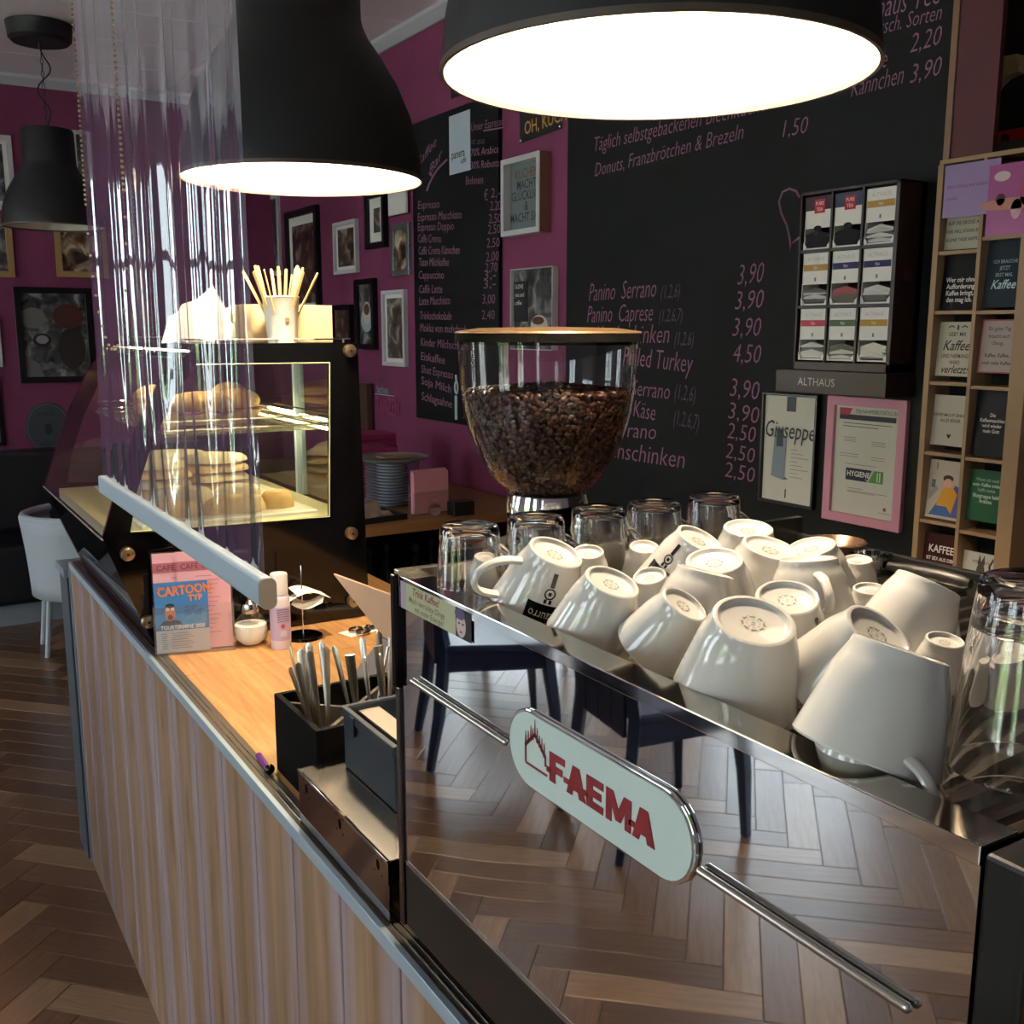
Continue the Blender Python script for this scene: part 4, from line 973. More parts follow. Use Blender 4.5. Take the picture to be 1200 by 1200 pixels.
r = wframe('canvas_picture', (600, 316), (649, 411), .004, WHTF, .03, photo_mat(3), 'coffee cup photo canvas behind the hopper, between the chalkboards', extra=lambda B, M, w, h: (B.prism([(.0*w, .35*h), (.35*w, .35*h), (.35*w, .85*h), (0, .85*h)], .0008, flat('#1a1c20'), M=M), B.prism(ell(.62*w, .30*h, .20*w, .13*h), .001, CREAMC, M=M), B.prism(ell(.60*w, .36*h, .14*w, .05*h), .0014, COF, M=M), B.prism(ell(.85*w, .22*h, .06*w, .06*h), .0012, CREAMC, M=M), [B.text(s_, M @ T(.04*w, h*(.76-.1*i), .0012), INKW, .022, .025) for i, s_ in enumerate(('I LOVE', 'you and', 'coffee'))]))
# TANZEN wall words and the leaning boards
B = MB(); p = onX(441, 477, 2.295); M = FX(2.292, p.y, p.z-.03)
B.text('TANZEN', M, flat('#9a3a66'), .075, .13, bold=.02); B.box(0, .24, .10, .104, 0, .006, flat('#9fb0b0'), M=M); B.text('lachen', M @ T(.02, .11, 0), flat('#6d8f96'), .06, .06, bold=.02); B.text('leben', M @ T(.03, .17, 0), flat('#4c3a52'), .05, .05, bold=.02)
tag(B.build('word_sign'), 'small cut-out word sign on the magenta wall above the plates', 'sign')
for (ya, yb, m_, lab) in ((5.42, 5.33, WHITE, 'thin white board leaning upright beside the display case'), (5.33, 5.17, mat('brown_board', '#4a3428', .5), 'brown board leaning upright next to the white one')):
    o = MB().box(2.255, 2.29, yb, ya-.004, .905, 1.335, m_).build('leaning_board', bev=.002); tag(o, lab, 'board')
o = MB().box(2.277, 2.298, 3.70, 3.735, 0, .92, mat('cable_duct_white', '#c8c8cf', .5)).build('cable_duct'); tag(o, 'thin white cable duct on the wall behind the grinder neck', 'duct')

# ================================================================== tea display
td = empty('tea_display', (2.18, 1.885, 1.45), 0, 'dark wooden wall display with nine compartments of tea sachets', 'tea display')
TY0, TY1, TZ0, TZ1, TX = 1.725, 2.047, 1.513, 1.986, 2.18
b = MB(); b.box(TX, 2.283, TY0, TY0+.012, TZ0, TZ1, WOODB); b.box(TX, 2.283, TY1-.006, TY1, TZ0, TZ1, WOODB); b.box(TX, 2.283, TY0, TY1, TZ1-.008, TZ1, WOODB); b.box(TX, 2.283, TY0, TY1, TZ0, TZ0+.022, WOODB); b.box(2.262, 2.283, TY0, TY1, TZ0, TZ1, WOODB)
sub(b.build('cabinet', td, bev=.0012))
cw = (TY1-TY0-.018)/3; chh = (TZ1-TZ0-.03)/3
b = MB()
for i in (1, 2): b.box(TX+.002, 2.262, TY0+.012+cw*i-.003, TY0+.012+cw*i+.003, TZ0+.022, TZ1-.008, WOODB)
for i in (1, 2): b.box(TX+.002, 2.262, TY0+.012, TY1-.006, TZ0+.022+chh*i-.004, TZ0+.022+chh*i+.004, WOODB)
sub(b.build('divider', td))
b = MB(); b.box(2.165, 2.283, TY0-.005, 2.095, 1.45, 1.5125, WOODB); ba = sub(b.build('base', td, bev=.0015))
B = MB(); B.text('ALTHAUS', FX(2.1645, 2.012, 1.471), flat('#c9c2ba'), .030, .031, bold=-.005); B.build('lettering', ba)
o = MB().prism([(0, 0), (.03, 0), (.03, .035), (0, .035)], .0005, flat('#4a302c'), M=FY(2.215, TY0-.0002, 1.74)).build('side_emblem', td); sub(o)
SACH = [mat('sachet_black', '#0a090b', .5, spec=.2), mat('sachet_silver', '#8c8880', .3, .3), mat('sachet_kraft', '#4d463a', .45), mat('sachet_red', '#8a1f26', .4), mat('sachet_white', '#b9b6ae', .4)]
cells = [(0, 2, 'red', '#3c2434', 'PURE TEA'), (1, 2, 'red', '#33405a', 'PURE TEA'), (2, 2, '#b08a3c', None, ''), (0, 1, '#b08a3c', None, ''), (1, 1, '#23285a', None, ''), (2, 1, '#23285a', None, ''), (0, 0, '#b5434f', None, ''), (1, 0, '#566b4c', None, ''), (2, 0, '#b58b34', None, '')]
names = {(0, 2): 'dark purple top and red badge, upper left', (1, 2): 'blue top and red badge, upper middle', (2, 2): 'mustard band, upper right', (0, 1): 'mustard band, middle left', (1, 1): 'navy band, centre', (2, 1): 'navy band, middle right',
         (0, 0): 'pinkish red band, lower left', (1, 0): 'green band, lower middle', (2, 0): 'mustard band, lower right'}
for (i, j, band, topc, tx) in cells:
    ya = TY1-.006-cw*i-.0045; w = cw-.009; za = TZ0+.022+chh*j+.0045; h = chh-.010
    r = empty('tea_box', (TX+.006, ya, za), 0, 'white tea box with %s of the tea display' % names[(i, j)], 'box', 'tea boxes in the wall display')
    M = Matrix(((0, 0, -1, 0), (-1, 0, 0, 0), (0, 1, 0, 0), (0, 0, 0, 1)))
    b = MB(); b.box(.003, .070, -w, 0, 0, .004, WHITE); b.box(.003, .007, -w, 0, h*.40, h, WHITE); b.box(.003, .070, -.002, 0, 0, h, WHITE); b.box(.003, .070, -w, -w+.002, 0, h, WHITE)
    b.prism([(0, .0), (.010, 0), (.010, .008), (0, .020)], .002, WHITE, M=M @ T(0, 0, -.003)); b.prism([(w-.010, 0), (w, 0), (w, .020), (w-.010, .008)], .002, WHITE, M=M @ T(0, 0, -.003)); b.build('carton', r)
    b = MB(); f0 = M @ T(0, 0, -.0026)
    if topc:
        b.prism([(0, h*.74), (w, h*.74), (w, h), (0, h)], .0004, flat(topc), M=f0); b.prism([(w*.36, h*.68), (w*.74, h*.68), (w*.74, h*.94), (w*.36, h*.94)], .0008, flat('#b01f2c'), M=f0)
        b.text('PURE', f0 @ T(w*.55, h*.83, .001), INKW, .012, .013, align='CENTER'); b.text('TEA', f0 @ T(w*.55, h*.72, .001), INKW, .012, .013, align='CENTER')
        b.prism(ell(w*.5, h*.40, w*.14, h*.05, 12), .0006, SACH[0], M=f0)
    else:
        b.prism([(0.004, h*.66), (w-.004, h*.66), (w-.004, h*.78), (.004, h*.78)], .0004, flat(band), M=f0); b.text('ALTHAUS', f0 @ T(w*.5, h*.85, .0003), flat('#b9b9bd'), .0135, .014, align='CENTER')
        b.text('TEA', f0 @ T(w*.5, h*.69, .0006), INKW, .009, .010, align='CENTER'); b.prism([(w*.47, h*.46), (w*.53, h*.46), (w*.53, h*.53), (w*.47, h*.53)], .0004, flat('#77786a'), M=f0)
    b.build('front_print', r)
    b = MB(); rs_ = random.Random(i*7+j); k = {2: 0, 1: 2, 0: 4}[j]
    for t_ in range(6):
        mm = SACH[rs_.choice((0, 0, 0)) if topc else rs_.choice((2, 1, 4) if (i, j) != (1, 1) else (2, 3, 4))]
        za_ = .006+t_*.0055
        b.prism([(.004, za_), (w-.004, za_), (w-.006, za_+.005), (w*.5, za_+.011+t_*.0008), (.006, za_+.005)], .05, mm, M=M @ T(0, 0, -.055+rs_.uniform(-.002, .002)) @ RZ(rs_.uniform(-.03, .03)))
    b.build('tea_sachets', r)

# framed A4 sheets under the tea display
def giu(B, M, w, h):
    B.prism([(.44*w, .84*h), (.60*w, .84*h), (.60*w, h*.97), (.44*w, h*.97)], .0006, flat('#3c4750'), M=M)
    B.prism([(.20*w, .25*h), (.44*w, .22*h), (.46*w, .60*h), (.24*w, .62*h)], .0006, flat('#7f8c98'), M=M); B.prism([(.28*w, .52*h), (.40*w, .52*h), (.40*w, .68*h), (.28*w, .68*h)], .0008, flat('#39434c'), M=M)
    B.prism([(.18*w, .25*h), (.42*w, .22*h), (.52*w, .235*h), (.30*w, .27*h)], .0005, flat('#5b666f'), M=M)
    B.text('Giuseppe', M @ T(.05*w, .60*h, .001), flat('#3b4147'), .052, .072, shear=.15, bold=.005); B.prism([(.47*w, .06*h), (.485*w, .06*h), (.485*w, .14*h), (.47*w, .14*h)], .0006, INK, M=M)
    for i in range(8): B.prism([(.55*w, (.50-.035*i)*h), (.55*w+(.12+.1*(i % 3))*w, (.50-.035*i)*h), (.55*w+(.12+.1*(i % 3))*w, (.506-.035*i)*h), (.55*w, (.506-.035*i)*h)], .0004, flat('#8c8a84'), M=M)
def a4(pa, pc, fwid, fm, extra, lab):
    p = onX(*pa, 2.268); c = onX(*pc, 2.268)
    return frame('framed_picture', FX(2.2835, p.y, c.z), abs(p.y-c.y), abs(p.z-c.z), fwid, fm, .016, flat('#c9c7bb'), lab, extra=extra)
a4((893, 459), (951, 598), .008, BLKF, giu, 'narrow black framed poster with a big script name under the tea display')
def hyg(B, M, w, h):
    L = lambda u, v, l, c='#77746d', t=.004: B.prism([(u*w, v*h), ((u+l)*w, v*h), ((u+l)*w, (v+t)*h), (u*w, (v+t)*h)], .0004, flat(c), M=M)
    B.prism([(.15*w, .82*h), (.86*w, .82*h), (.86*w, .86*h), (.15*w, .86*h)], .0005, flat('#262b3a'), M=M); B.prism([(.15*w, .855*h), (.27*w, .855*h), (.31*w, .91*h), (.15*w, .91*h)], .0008, flat('#a33844'), M=M)
    B.text('TEILNAHMEBESTÄTIGUNG', M @ T(.35*w, .875*h, .0006), flat('#4f5e54'), .0125, .016)
    for v, l in ((.79, .62), (.765, .45)): L(.2, v, l, '#55534e', .006)
    for v in (.68, .665, .65): L(.22, v, .16); L(.58, v-.02, .17)
    for v in (.55, .53): L(.18, v, .24); L(.58, v-.01, .17)
    L(.25, .47, .4)
    B.prism([(.27*w, .345*h), (.55*w, .345*h), (.60*w, .44*h), (.27*w, .44*h)], .0006, flat('#1b2034'), M=M); B.prism([(.57*w, .345*h), (.74*w, .345*h), (.74*w, .44*h), (.64*w, .44*h)], .0006, flat('#4d8a3c'), M=M)
    B.text('HYGIENE', M @ T(.29*w, .378*h, .0008), INKW, .019, .021, bold=.02); B.tube([(.53*w, .365*h, .001), (.56*w, .35*h, .001), (.62*w, .44*h, .001)], .0018, INKW, 5, M=M)
    for u in (.67, .70): B.prism([(u*w, .355*h), (u*w+.003, .355*h), (u*w+.003, .43*h), (u*w, .43*h)], .0009, INKW, M=M)
    for v, l in ((.28, .2), (.26, .5), (.25, .35)): L(.3, v, l)
    B.prism([(.77*w, .14*h), (.80*w, .14*h), (.80*w, .165*h), (.77*w, .165*h)], .0006, flat('#a33844'), M=M); L(.72, .12, .14)
a4((970, 463), (1053, 625), .026, PINK, hyg, 'pink framed hygiene certificate right of the black framed poster')

# ================================================================== postcard rack
pr_ = empty('postcard_rack', (2.0, 1.38, 1.0), 0, 'slim pine postcard rack with two columns of joke cards at the right', 'rack')
RX0, RX1 = 2.0, 2.055
b = MB()
for (ya, yb) in ((1.474, 1.488), (1.371, 1.380), (1.247, 1.283)):
    sub(MB().box(RX0, RX1+.03, ya, yb, .96, 1.972, WOODL).build('post', pr_, bev=.001))
sub(MB().box(RX0+.004, 2.22, 1.247, 1.488, 1.972, 1.982, WOODL).build('top_board', pr_, bev=.001))
sub(MB().box(RX1+.02, RX1+.03, 1.26, 1.474, .96, 1.97, DARK).build('rear_panel', pr_))
zl = [1.785, 1.658, 1.504, 1.347, 1.192]; zr2 = [1.809, 1.657, 1.499, 1.345, 1.183]
for z_ in zl+[1.04]: sub(MB().box(RX0+.002, RX1+.02, 1.380, 1.474, z_-.004, z_+.004, WOODL).build('slat', pr_, bev=.0008))
for z_ in zr2+[1.03]: sub(MB().box(RX0+.002, RX1+.02, 1.283, 1.371, z_-.004, z_+.004, WOODL).build('slat', pr_, bev=.0008))
def pcard(col, z0, h, bgc, lines, lab, extra=None, name='postcard'):
    ya = 1.4725 if col == 0 else 1.3695; w = .091 if col == 0 else .085
    M = FX(RX0+.006+.012, ya, z0) @ RX(-.07); B = MB(); B.prism([(0, 0), (w, 0), (w, h), (0, h)], .0008, mat('card_'+bgc[1:], bgc, .5, spec=.15), M=M)
    for s_, v, sz, c, *r_ in lines: B.text(s_, M @ T(w*.5, v*h, .001), flat(c), sz*(r_[0] if r_ else 1), sz*1.2, align='CENTER', bold=.012, shear=(r_[1] if len(r_) > 1 else 0))
    if extra: extra(B, M @ T(0, 0, .0009), w, h)
    tag(B.build(name), lab, 'card', 'postcards in the pine rack'); 
pcard(0, 1.792, .125, '#a9a799', [('NATÜRLICH KOMMT ES', .56, .0085, '#1d1d1c'), ('AUF DIE GRÖSSE AN.', .42, .0088, '#1d1d1c'), ('WER WILL SCHON EINE', .28, .0082, '#1d1d1c'), ('KLEINE TASSE KAFFEE?', .14, .0082, '#1d1d1c')], 'off-white card about a small cup, just below the lilac notice')
pcard(0, 1.664, .118, '#0d0d10', [('Wer mir ohne', .50, .0125, '#d9d7d2'), ('Aufforderung', .38, .0125, '#d9d7d2'), ('Kaffee bringt,', .26, .0125, '#d9d7d2'), ('den mag ich.', .14, .0125, '#d9d7d2')], 'black card with four white lines, third row of left column')
pcard(0, 1.52, .118, '#b3af9e', [('GEBT MIR', .74, .010, '#1d1d1c'), ('Kaffee', .48, .026, '#1d1d1c', 1, .3), ('UND NIEMAND', .34, .010, '#1d1d1c'), ('WIRD', .22, .010, '#1d1d1c'), ('verletzt!', .06, .020, '#1d1d1c', 1, .3)], 'cream card with large script word and small ornaments',
      extra=lambda B, M, w, h: (B.tube([(w*.25, h*.9, 0), (w*.33, h*.93, 0), (w*.4, h*.9, 0)], .0012, INK, 4, M=M), B.tube([(w*.6, h*.9, 0), (w*.67, h*.93, 0), (w*.75, h*.9, 0)], .0012, INK, 4, M=M), B.prism([(w*.48, h*.85), (w*.52, h*.85), (w*.52, h*.94), (w*.48, h*.94)], .0006, INK, M=M)))
pcard(0, 1.366, .112, '#b2aea0', [('KAFFEE MACHT EINFACH', .58, .0078, '#1d1d1c'), ('ALLES BESSER', .47, .0085, '#1d1d1c')], 'cream card with two short lines and a small black heart', extra=lambda B, M, w, h: B.prism([(w*.5, h*.14), (w*.56, h*.21), (w*.53, h*.24), (w*.5, h*.21), (w*.47, h*.24), (w*.44, h*.21)], .0006, INK, M=M))
def lady(B, M, w, h):
    P = lambda pts, c, k=.0006: B.prism([(x*w, y*h) for x, y in pts], k, flat(c), M=M)
    P([(.55, .05), (.95, .05), (.95, .55), (.75, .6)], '#41468c', .0004); P([(.10, .05), (.30, .28), (.60, .25), (.72, .05)], '#2d5490'); P([(.28, .22), (.42, .52), (.70, .56), (.84, .45), (.72, .10), (.58, .22)], '#c28a1e', .0009)
    P([(x, y) for x, y in ell(.56, .62, .12, .08, 14)], '#d7a58e', .0012); P([(x, y) for x, y in ell(.55, .70, .14, .06, 14)], '#3a2219', .0011); P([(.06, .30), (.30, .50), (.24, .56), (.06, .44)], '#8d8b86', .0005)
    P([(.10, .52), (.20, .52), (.20, .66), (.10, .66)], '#5b5a58', .0007); B.tube([(w*.2, h*.84, 0), (w*.22, h*.9, 0), (w*.2, h*.95, 0)], .0009, INK, 4, M=M)
pcard(0, 1.20, .132, '#b4ab9c', [], 'drawn card of a seated woman in a mustard jumper', extra=lady)
pcard(0, 1.05, .115, '#2c0e10', [('KAFFEE', .62, .020, '#d9d7d2'), ('IST SEX AUS DEM', .46, .0095, '#d9d7d2'), ('BECHER', .34, .010, '#d9d7d2')], 'dark red card with a big white word, lowest of the left column')
pcard(1, 1.667, .138, '#1d2b35', [('ICH BRAUCHE', .66, .0085, '#7f959c'), ('JETZT', .56, .009, '#7f959c'), ('ERST MAL', .46, .009, '#7f959c'), ('Kaffee', .28, .022, '#a9c4cc', 1, .3)], 'dark glossy card with pale script word, second row of the right column')
pcard(1, 1.53, .112, '#a59a94', [('Ein guter Tag', .80, .0095, '#3f4a55'), ('braucht auch', .66, .0095, '#3f4a55'), ('Übung...', .53, .0095, '#3f4a55'), ('Kaffee, Kaffee,', .30, .0098, '#20201f'), ('noch mehr Kaffee', .16, .0092, '#20201f')], 'pale card with pink edging and dark lines of text', extra=lambda B, M, w, h: B.ring([(0, 0), (w, 0), (w, h), (0, h)], [(.003, .003), (w-.003, .003), (w-.003, h-.003), (.003, h-.003)], .0004, flat('#a3505a'), M=M))
pcard(1, 1.352, .142, '#0c1018', [('Die', .60, .0092, '#d9d7d2'), ('Kaffeemaschine', .52, .0092, '#d9d7d2'), ('wird wieder', .44, .0092, '#d9d7d2'), ('mein Gott', .36, .0092, '#d9d7d2')], 'blue-black card with four small centred white lines')
pcard(1, 1.21, .112, '#1f4a35', [('Wenn ich noch', .78, .0088, '#8fb09e'), ('mehr Kaffee trinke,', .68, .0088, '#c9d6cd'), ('heißt meine', .58, .0088, '#8fb09e'), ('Blutgruppe bald', .46, .0098, '#c9d6cd'), ('Arabica', .36, .0098, '#c9d6cd')], 'green card about blood type, fifth in the right column')
pcard(1, 1.055, .085, '#b7b5ab', [('WENN ICH', .72, .008, '#4a5a3a')], 'white card with a dark cat drawing at the bottom right', extra=lambda B, M, w, h: (B.prism([(x*w, y*h) for x, y in ell(.52, .45, .12, .32, 14)], .0006, flat('#3b332c'), M=M), B.prism([(w*.42, h*.7), (w*.46, h*.95), (w*.52, h*.76), (w*.60, h*.95), (w*.62, h*.7)], .0007, flat('#3b332c'), M=M), B.tube([(w*.62, h*.2, 0), (w*.80, h*.4, 0), (w*.76, h*.7, 0), (w*.86, h*.9, 0)], .0022, flat('#3b332c'), 5, M=M)))
M = FX(RX0-.002, 1.362, 1.812)
B = MB(); B.prism([(0, 0), (.125, 0), (.125, .142), (0, .142)], .001, flat('#9c4a86', .3), M=M); B.prism(ell(.03, .118, .018, .010), .0014, flat('#c9b9bd'), M=M)
for cx_, cy_, rx_, ry_, c_ in ((.05, .062, .07, .012, '#b07a70'), (.085, .085, .014, .03, '#a84a6e'), (.094, .112, .010, .009, '#31283a'), (.030, .072, .010, .012, '#4a1c3c'), (.066, .050, .012, .02, '#c59aa6')): B.prism(ell(cx_, cy_, rx_, ry_), .0018, flat(c_), M=M)
tag(B.build('postcard'), 'glossy magenta comic card at the top right of the rack', 'card', 'postcards in the pine rack')
p = onX(1104, 194, 1.985); c = onX(1164, 249, 1.985)
B = MB(); w = abs(p.y-c.y); h = p.z-c.z; M = FX(1.9985, p.y, c.z) @ RZ(-.0)
B.prism([(0, 0), (w, 0), (w, h), (0, h)], .0008, flat('#8d77a6', .35), M=M); B.text('BENUTZUNG AUF EIGENE GEFAHR', M @ T(.008, h*.55, .0009), flat('#84305a'), .0082, .009, bold=.01); B.text('DANKE', M @ T(.008, h*.33, .0009), flat('#84305a'), .008, .008, bold=.01)
tag(B.build('laminated_notice'), 'lilac laminated notice with small red text taped over the rack top', 'notice')

# alcove behind the pillar
sh = MB().box(2.40, 2.88, .9, 1.98, 2.055, 2.075, mat('alcove_shelf', '#4a4436', .6)).build('alcove_shelf', bev=.001); tag(sh, 'dark grey shelf board in the alcove behind the red pillar', 'shelf')
lv = empty('spirit_level', (2.5, 1.65, 2.0755), 0, 'red spirit level lying on the alcove shelf', 'spirit level')
MB().box(-.012, .012, -.35, .10, 0, .042, mat('level_red', '#b01c24', .35)).build('body', lv, bev=.001); MB().box(-.0135, -.012, .045, .09, .004, .038, WHITE).build('label_plate', lv)
MB().lathe([(0, .002), (.012, .002), (.012, 0)], BLACKM, 16, M=Matrix(((0, 0, -1, -.0125), (-1, 0, 0, .01), (0, 1, 0, .022), (0, 0, 0, 1)))).build('hole_grommet', lv)
p = onX(1180, 100, 2.6)
B = MB(); B.prism([(-.05, .045), (.052, .04), (.062, .015), (.058, -.005), (.02, -.012), (-.005, -.03), (-.035, -.115), (-.05, -.10)], .035, mat('pale_beech', '#c7a878', .5), M=FX(2.62, p.y+.02, p.z+.03))
tag(B.build('wooden_bracket', bev=.002), 'pale wooden bracket end sticking out behind the red pillar', 'bracket')
MB  # lower alcove shelves
for z_, lab in ((1.205, 'pine shelf board right of the postcard rack'), (1.40, 'upper pine shelf board right of the postcard rack')):
    tag(MB().box(2.10, 2.5, .7, 1.243, z_-.02, z_, WOODL).build('pine_shelf', bev=.001), lab, 'shelf')
for i, (c_, y_, w_, h_) in enumerate((('#7a1c1c', 1.17, .05, .07), ('#2d2622', 1.10, .05, .10), ('#5a4030', 1.03, .05, .08))):
    tag(MB().box(2.14, 2.24, y_, y_+w_, 1.2055, 1.2055+h_, flat(c_)).build('small_carton', bev=.002), ['red carton on the pine shelf beside the rack', 'black carton on the pine shelf beside the rack', 'brown carton on the pine shelf beside the rack'][i], 'box')

# ================================================================== back shelf with plates and napkins
BS = mat('oak_shelf_edge', '#7d5a38', .5)
bsf = empty('back_counter', (1.7, 3.43, 0), 0, 'dark back counter with wooden top running along the magenta wall', 'counter')
b = MB(); b.box(1.15, 2.275, 3.43, 5.6, .868, .905, BS); sub(b.build('top', bsf, bev=.002))
b = MB(); b.box(1.2, 2.275, 3.95, 5.55, .0, .866, DARK); b.box(1.2, 1.22, 3.45, 3.95, 0, .866, DARK); b.box(1.2, 2.275, 3.45, 3.95, .0, .06, DARK); sub(b.build('carcass', bsf))
sub(MB().box(1.22, 2.27, 3.47, 3.95, .45, .47, mat('dark_shelf', '#1c1815', .6)).build('shelf', bsf))
for i in range(7):
    r = empty('bottle', (1.36+i*.1, 3.6+(i % 2)*.06, .4705), 0, 'dark bottle under the back counter, %s' % ('leftmost of the row' if i == 0 else ORD[i]+'from the left'), 'bottle', 'bottles under the back counter')
    MB().lathe([(0, 0), (.034, 0), (.036, .01), (.036, .18), (.014, .24), (.014, .30), (0, .30)], mat('bottle_dark', '#0e120f', .15), 20).build('glass_body', r)
    MB().lathe([(.0364, .06), (.0364, .13)], mat('bottle_label', '#4a453c', .6), 20).build('bottle_label', r)
    MB().lathe([(0, .315), (.0155, .315), (.0155, .285)], mat('bottle_cap', '#2a2a2c', .4), 16).build('cap', r)
PLATE = mat('plate_grey', '#a8adb8', .2, coat=.3)
pm = MB().lathe([(0, .004), (.06, .004), (.068, .006), (.112, .014), (.115, .0155), (.112, .0165), (.07, .009), (0, .0075)], PLATE, 36).lathe([(0, .004), (.066, 0), (.068, .006)], PLATE, 36)
pl0 = None; PX_, PY_ = 1.79, 3.86
for i in range(14):
    if pl0 is None: o = pl0 = pm.build('plate')
    else: o = pl0.copy(); COL.objects.link(o)
    o.location = (PX_, PY_, .9055+i*.0128)
    tag(o, 'grey-white plate, %s in the stack beside the pink napkins' % ('lowest' if i == 0 else ORD[i]+'from the bottom'), 'plate', 'stack of plates on the back counter')
tray_ = MB().lathe([(0, .0), (.12, 0), (.15, .012), (.152, .016), (.148, .014), (.12, .004), (0, .004)], mat('grey_platter', '#83807c', .4), 36).build('platter'); tray_.location = (PX_, PY_, .9055+14*.0128+.0035); tag(tray_, 'wide grey platter lying on top of the plate stack', 'platter')
o = MB().box(-.07, .08, -.03, .05, 0, .004, mat('kraft_paper', '#9a7f5c', .8)).build('kraft_paper'); o.location = (PX_+.01, PY_-.02, .9055+14*.0128+.0195); tag(o, 'brown paper piece on the platter over the plates', 'paper')
NAPK = mat('magenta_napkin', '#8f2457', .8)
for j, (x_, y_) in enumerate(((1.80, 4.14), (1.93, 4.42))):
    for i in range(8 if j else 7):
        o = MB().box(-.10, .10, -.10, .10, 0, .030, NAPK).build('napkin_pack', bev=.006); o.location = (x_+random.uniform(-.006, .006), y_+random.uniform(-.006, .006), .9055+i*.0308); o.rotation_euler = (0, 0, random.uniform(-.05, .05))
        tag(o, 'magenta napkin pack, %s in the %s stack left of the plates' % ('lowest' if i == 0 else ORD[i]+'from the bottom', 'rear' if j else 'front'), 'napkins', '%s stack of magenta napkins' % ('rear' if j else 'front'))
nh = empty('napkin_holder', (1.83, 3.58, .9055), .1, 'clear holder with upright pink napkins in front of the plates', 'napkin holder')
MB().box(-.10, .08, .016, .019, 0, .12, thin('clear_acrylic', (.95, .95, .95), .02, 1.2, .03)).box(-.10, .08, -.019, -.016, 0, .09, thin('clear_acrylic')).box(-.10, .08, -.019, .019, 0, .003, thin('clear_acrylic')).build('acrylic_holder', nh)
b = MB()
for i in range(6): b.box(-.09, .07, -.012+i*.0042, -.009+i*.0042, .004, .165+i*.002, PINKP)
b.build('pink_napkins', nh)
gb = MB().ball((0, 0, .026), .026, GLASS, 18).ball((.005, .01, .060), .016, GLASS, 14).build('glass_ornament'); gb.location = (1.80, 3.50, .906); tag(gb, 'small clear glass bubble ornament by the pink napkins', 'ornament')
o = MB().box(-.04, .05, -.03, .03, 0, .055, BLACKM).build('black_box', bev=.002); o.location = (1.90, 3.48, .906); tag(o, 'small black box at the corner of the napkin holder', 'box')
tb = empty('baking_tray', (1.50, 3.60, .9055), .12, 'dark baking tray with crumpled paper at the counter edge', 'tray')
MB().ring([(-.17, -.12), (.17, -.12), (.17, .12), (-.17, .12)], [(-.16, -.11), (.16, -.11), (.16, .11), (-.16, .11)], .022, BLACKM).box(-.165, .165, -.115, .115, 0, .004, BLACKM).build('tray', tb)
B = MB(); n = 10; vs = [(-.15+.30*i/n, -.10+.20*j/n, .010+.014*random.random()+(.03 if (j > 7 and i > 6) else 0)) for j in range(n+1) for i in range(n+1)]
B.add(vs, [(j*(n+1)+i, j*(n+1)+i+1, (j+1)*(n+1)+i+1, (j+1)*(n+1)+i) for j in range(n) for i in range(n)], mat('baking_paper', '#8b7c72', .7)); B.build('crumpled_paper', tb)
# ================================================================== things on the wooden worktop
ACR = thin('clear_acrylic')
# menu holder
mh = empty('menu_holder', (.44, 2.132, CT), -.25, 'clear acrylic holder of pink menu sheets under the screen bar', 'menu holder')
b = MB(); w_ = .162
b.box(0, w_, .028, .030, 0, .215, ACR, M=RX(-.10)); b.box(0, w_, 0, .002, .0, .105, ACR); b.box(0, w_, 0, .032, 0, .003, ACR); b.box(0, .002, 0, .030, 0, .105, ACR); b.box(w_-.002, w_, 0, .030, 0, .105, ACR); b.build('acrylic_holder', mh)
def sheet_print(par, M, w, h, base, items, name, label=None, extra=None, th=.0008):
    B = MB(); B.prism([(0, 0), (w, 0), (w, h), (0, h)], th, base, M=M)
    for s_, u, v, sz, c_, al in items: B.text(s_, M @ T(u*w, v*h, th+.0003), flat(c_), sz, sz*1.15, align=al, bold=.01)
    if extra: extra(B, M @ T(0, 0, th), w, h)
    return B.build(name, par, label=label)
MN = Matrix(((1, 0, 0, 0), (0, 0, -1, 0), (0, 1, 0, 0), (0, 0, 0, 1)))
def menu_lines(B, M, w, h):
    B.prism([(0, h*.80), (w, h*.80), (w, h*.90), (0, h*.90)], .0005, flat('#a3606f'), M=M)
    B.text('CAFÉ O L', M @ T(w*.08, h*.822, .0008), flat('#5a2a35'), .016, .017)
    B.prism(ell(w*.62, h*.85, .004, .007), .001, INK, M=M)
    for i in range(14):
        l = (.3+.1*((i*7) % 4))*w; B.prism([(w*.5-l/2, h*(.74-.045*i)), (w*.5+l/2, h*(.74-.045*i)), (w*.5+l/2, h*(.747-.045*i)), (w*.5-l/2, h*(.747-.045*i))], .0004, flat('#a8707c'), M=M)
MENP = flat('#d9a5b2', .5)
sheet_print(mh, T(.003, .022, .006) @ MN @ RX(-.10), .10, .205, MENP, [], 'menu_sheet', extra=menu_lines)
sheet_print(mh, T(.050, .018, .005) @ MN @ RX(-.10) @ RZ(.0), .108, .208, MENP, [], 'menu_sheet', extra=menu_lines)
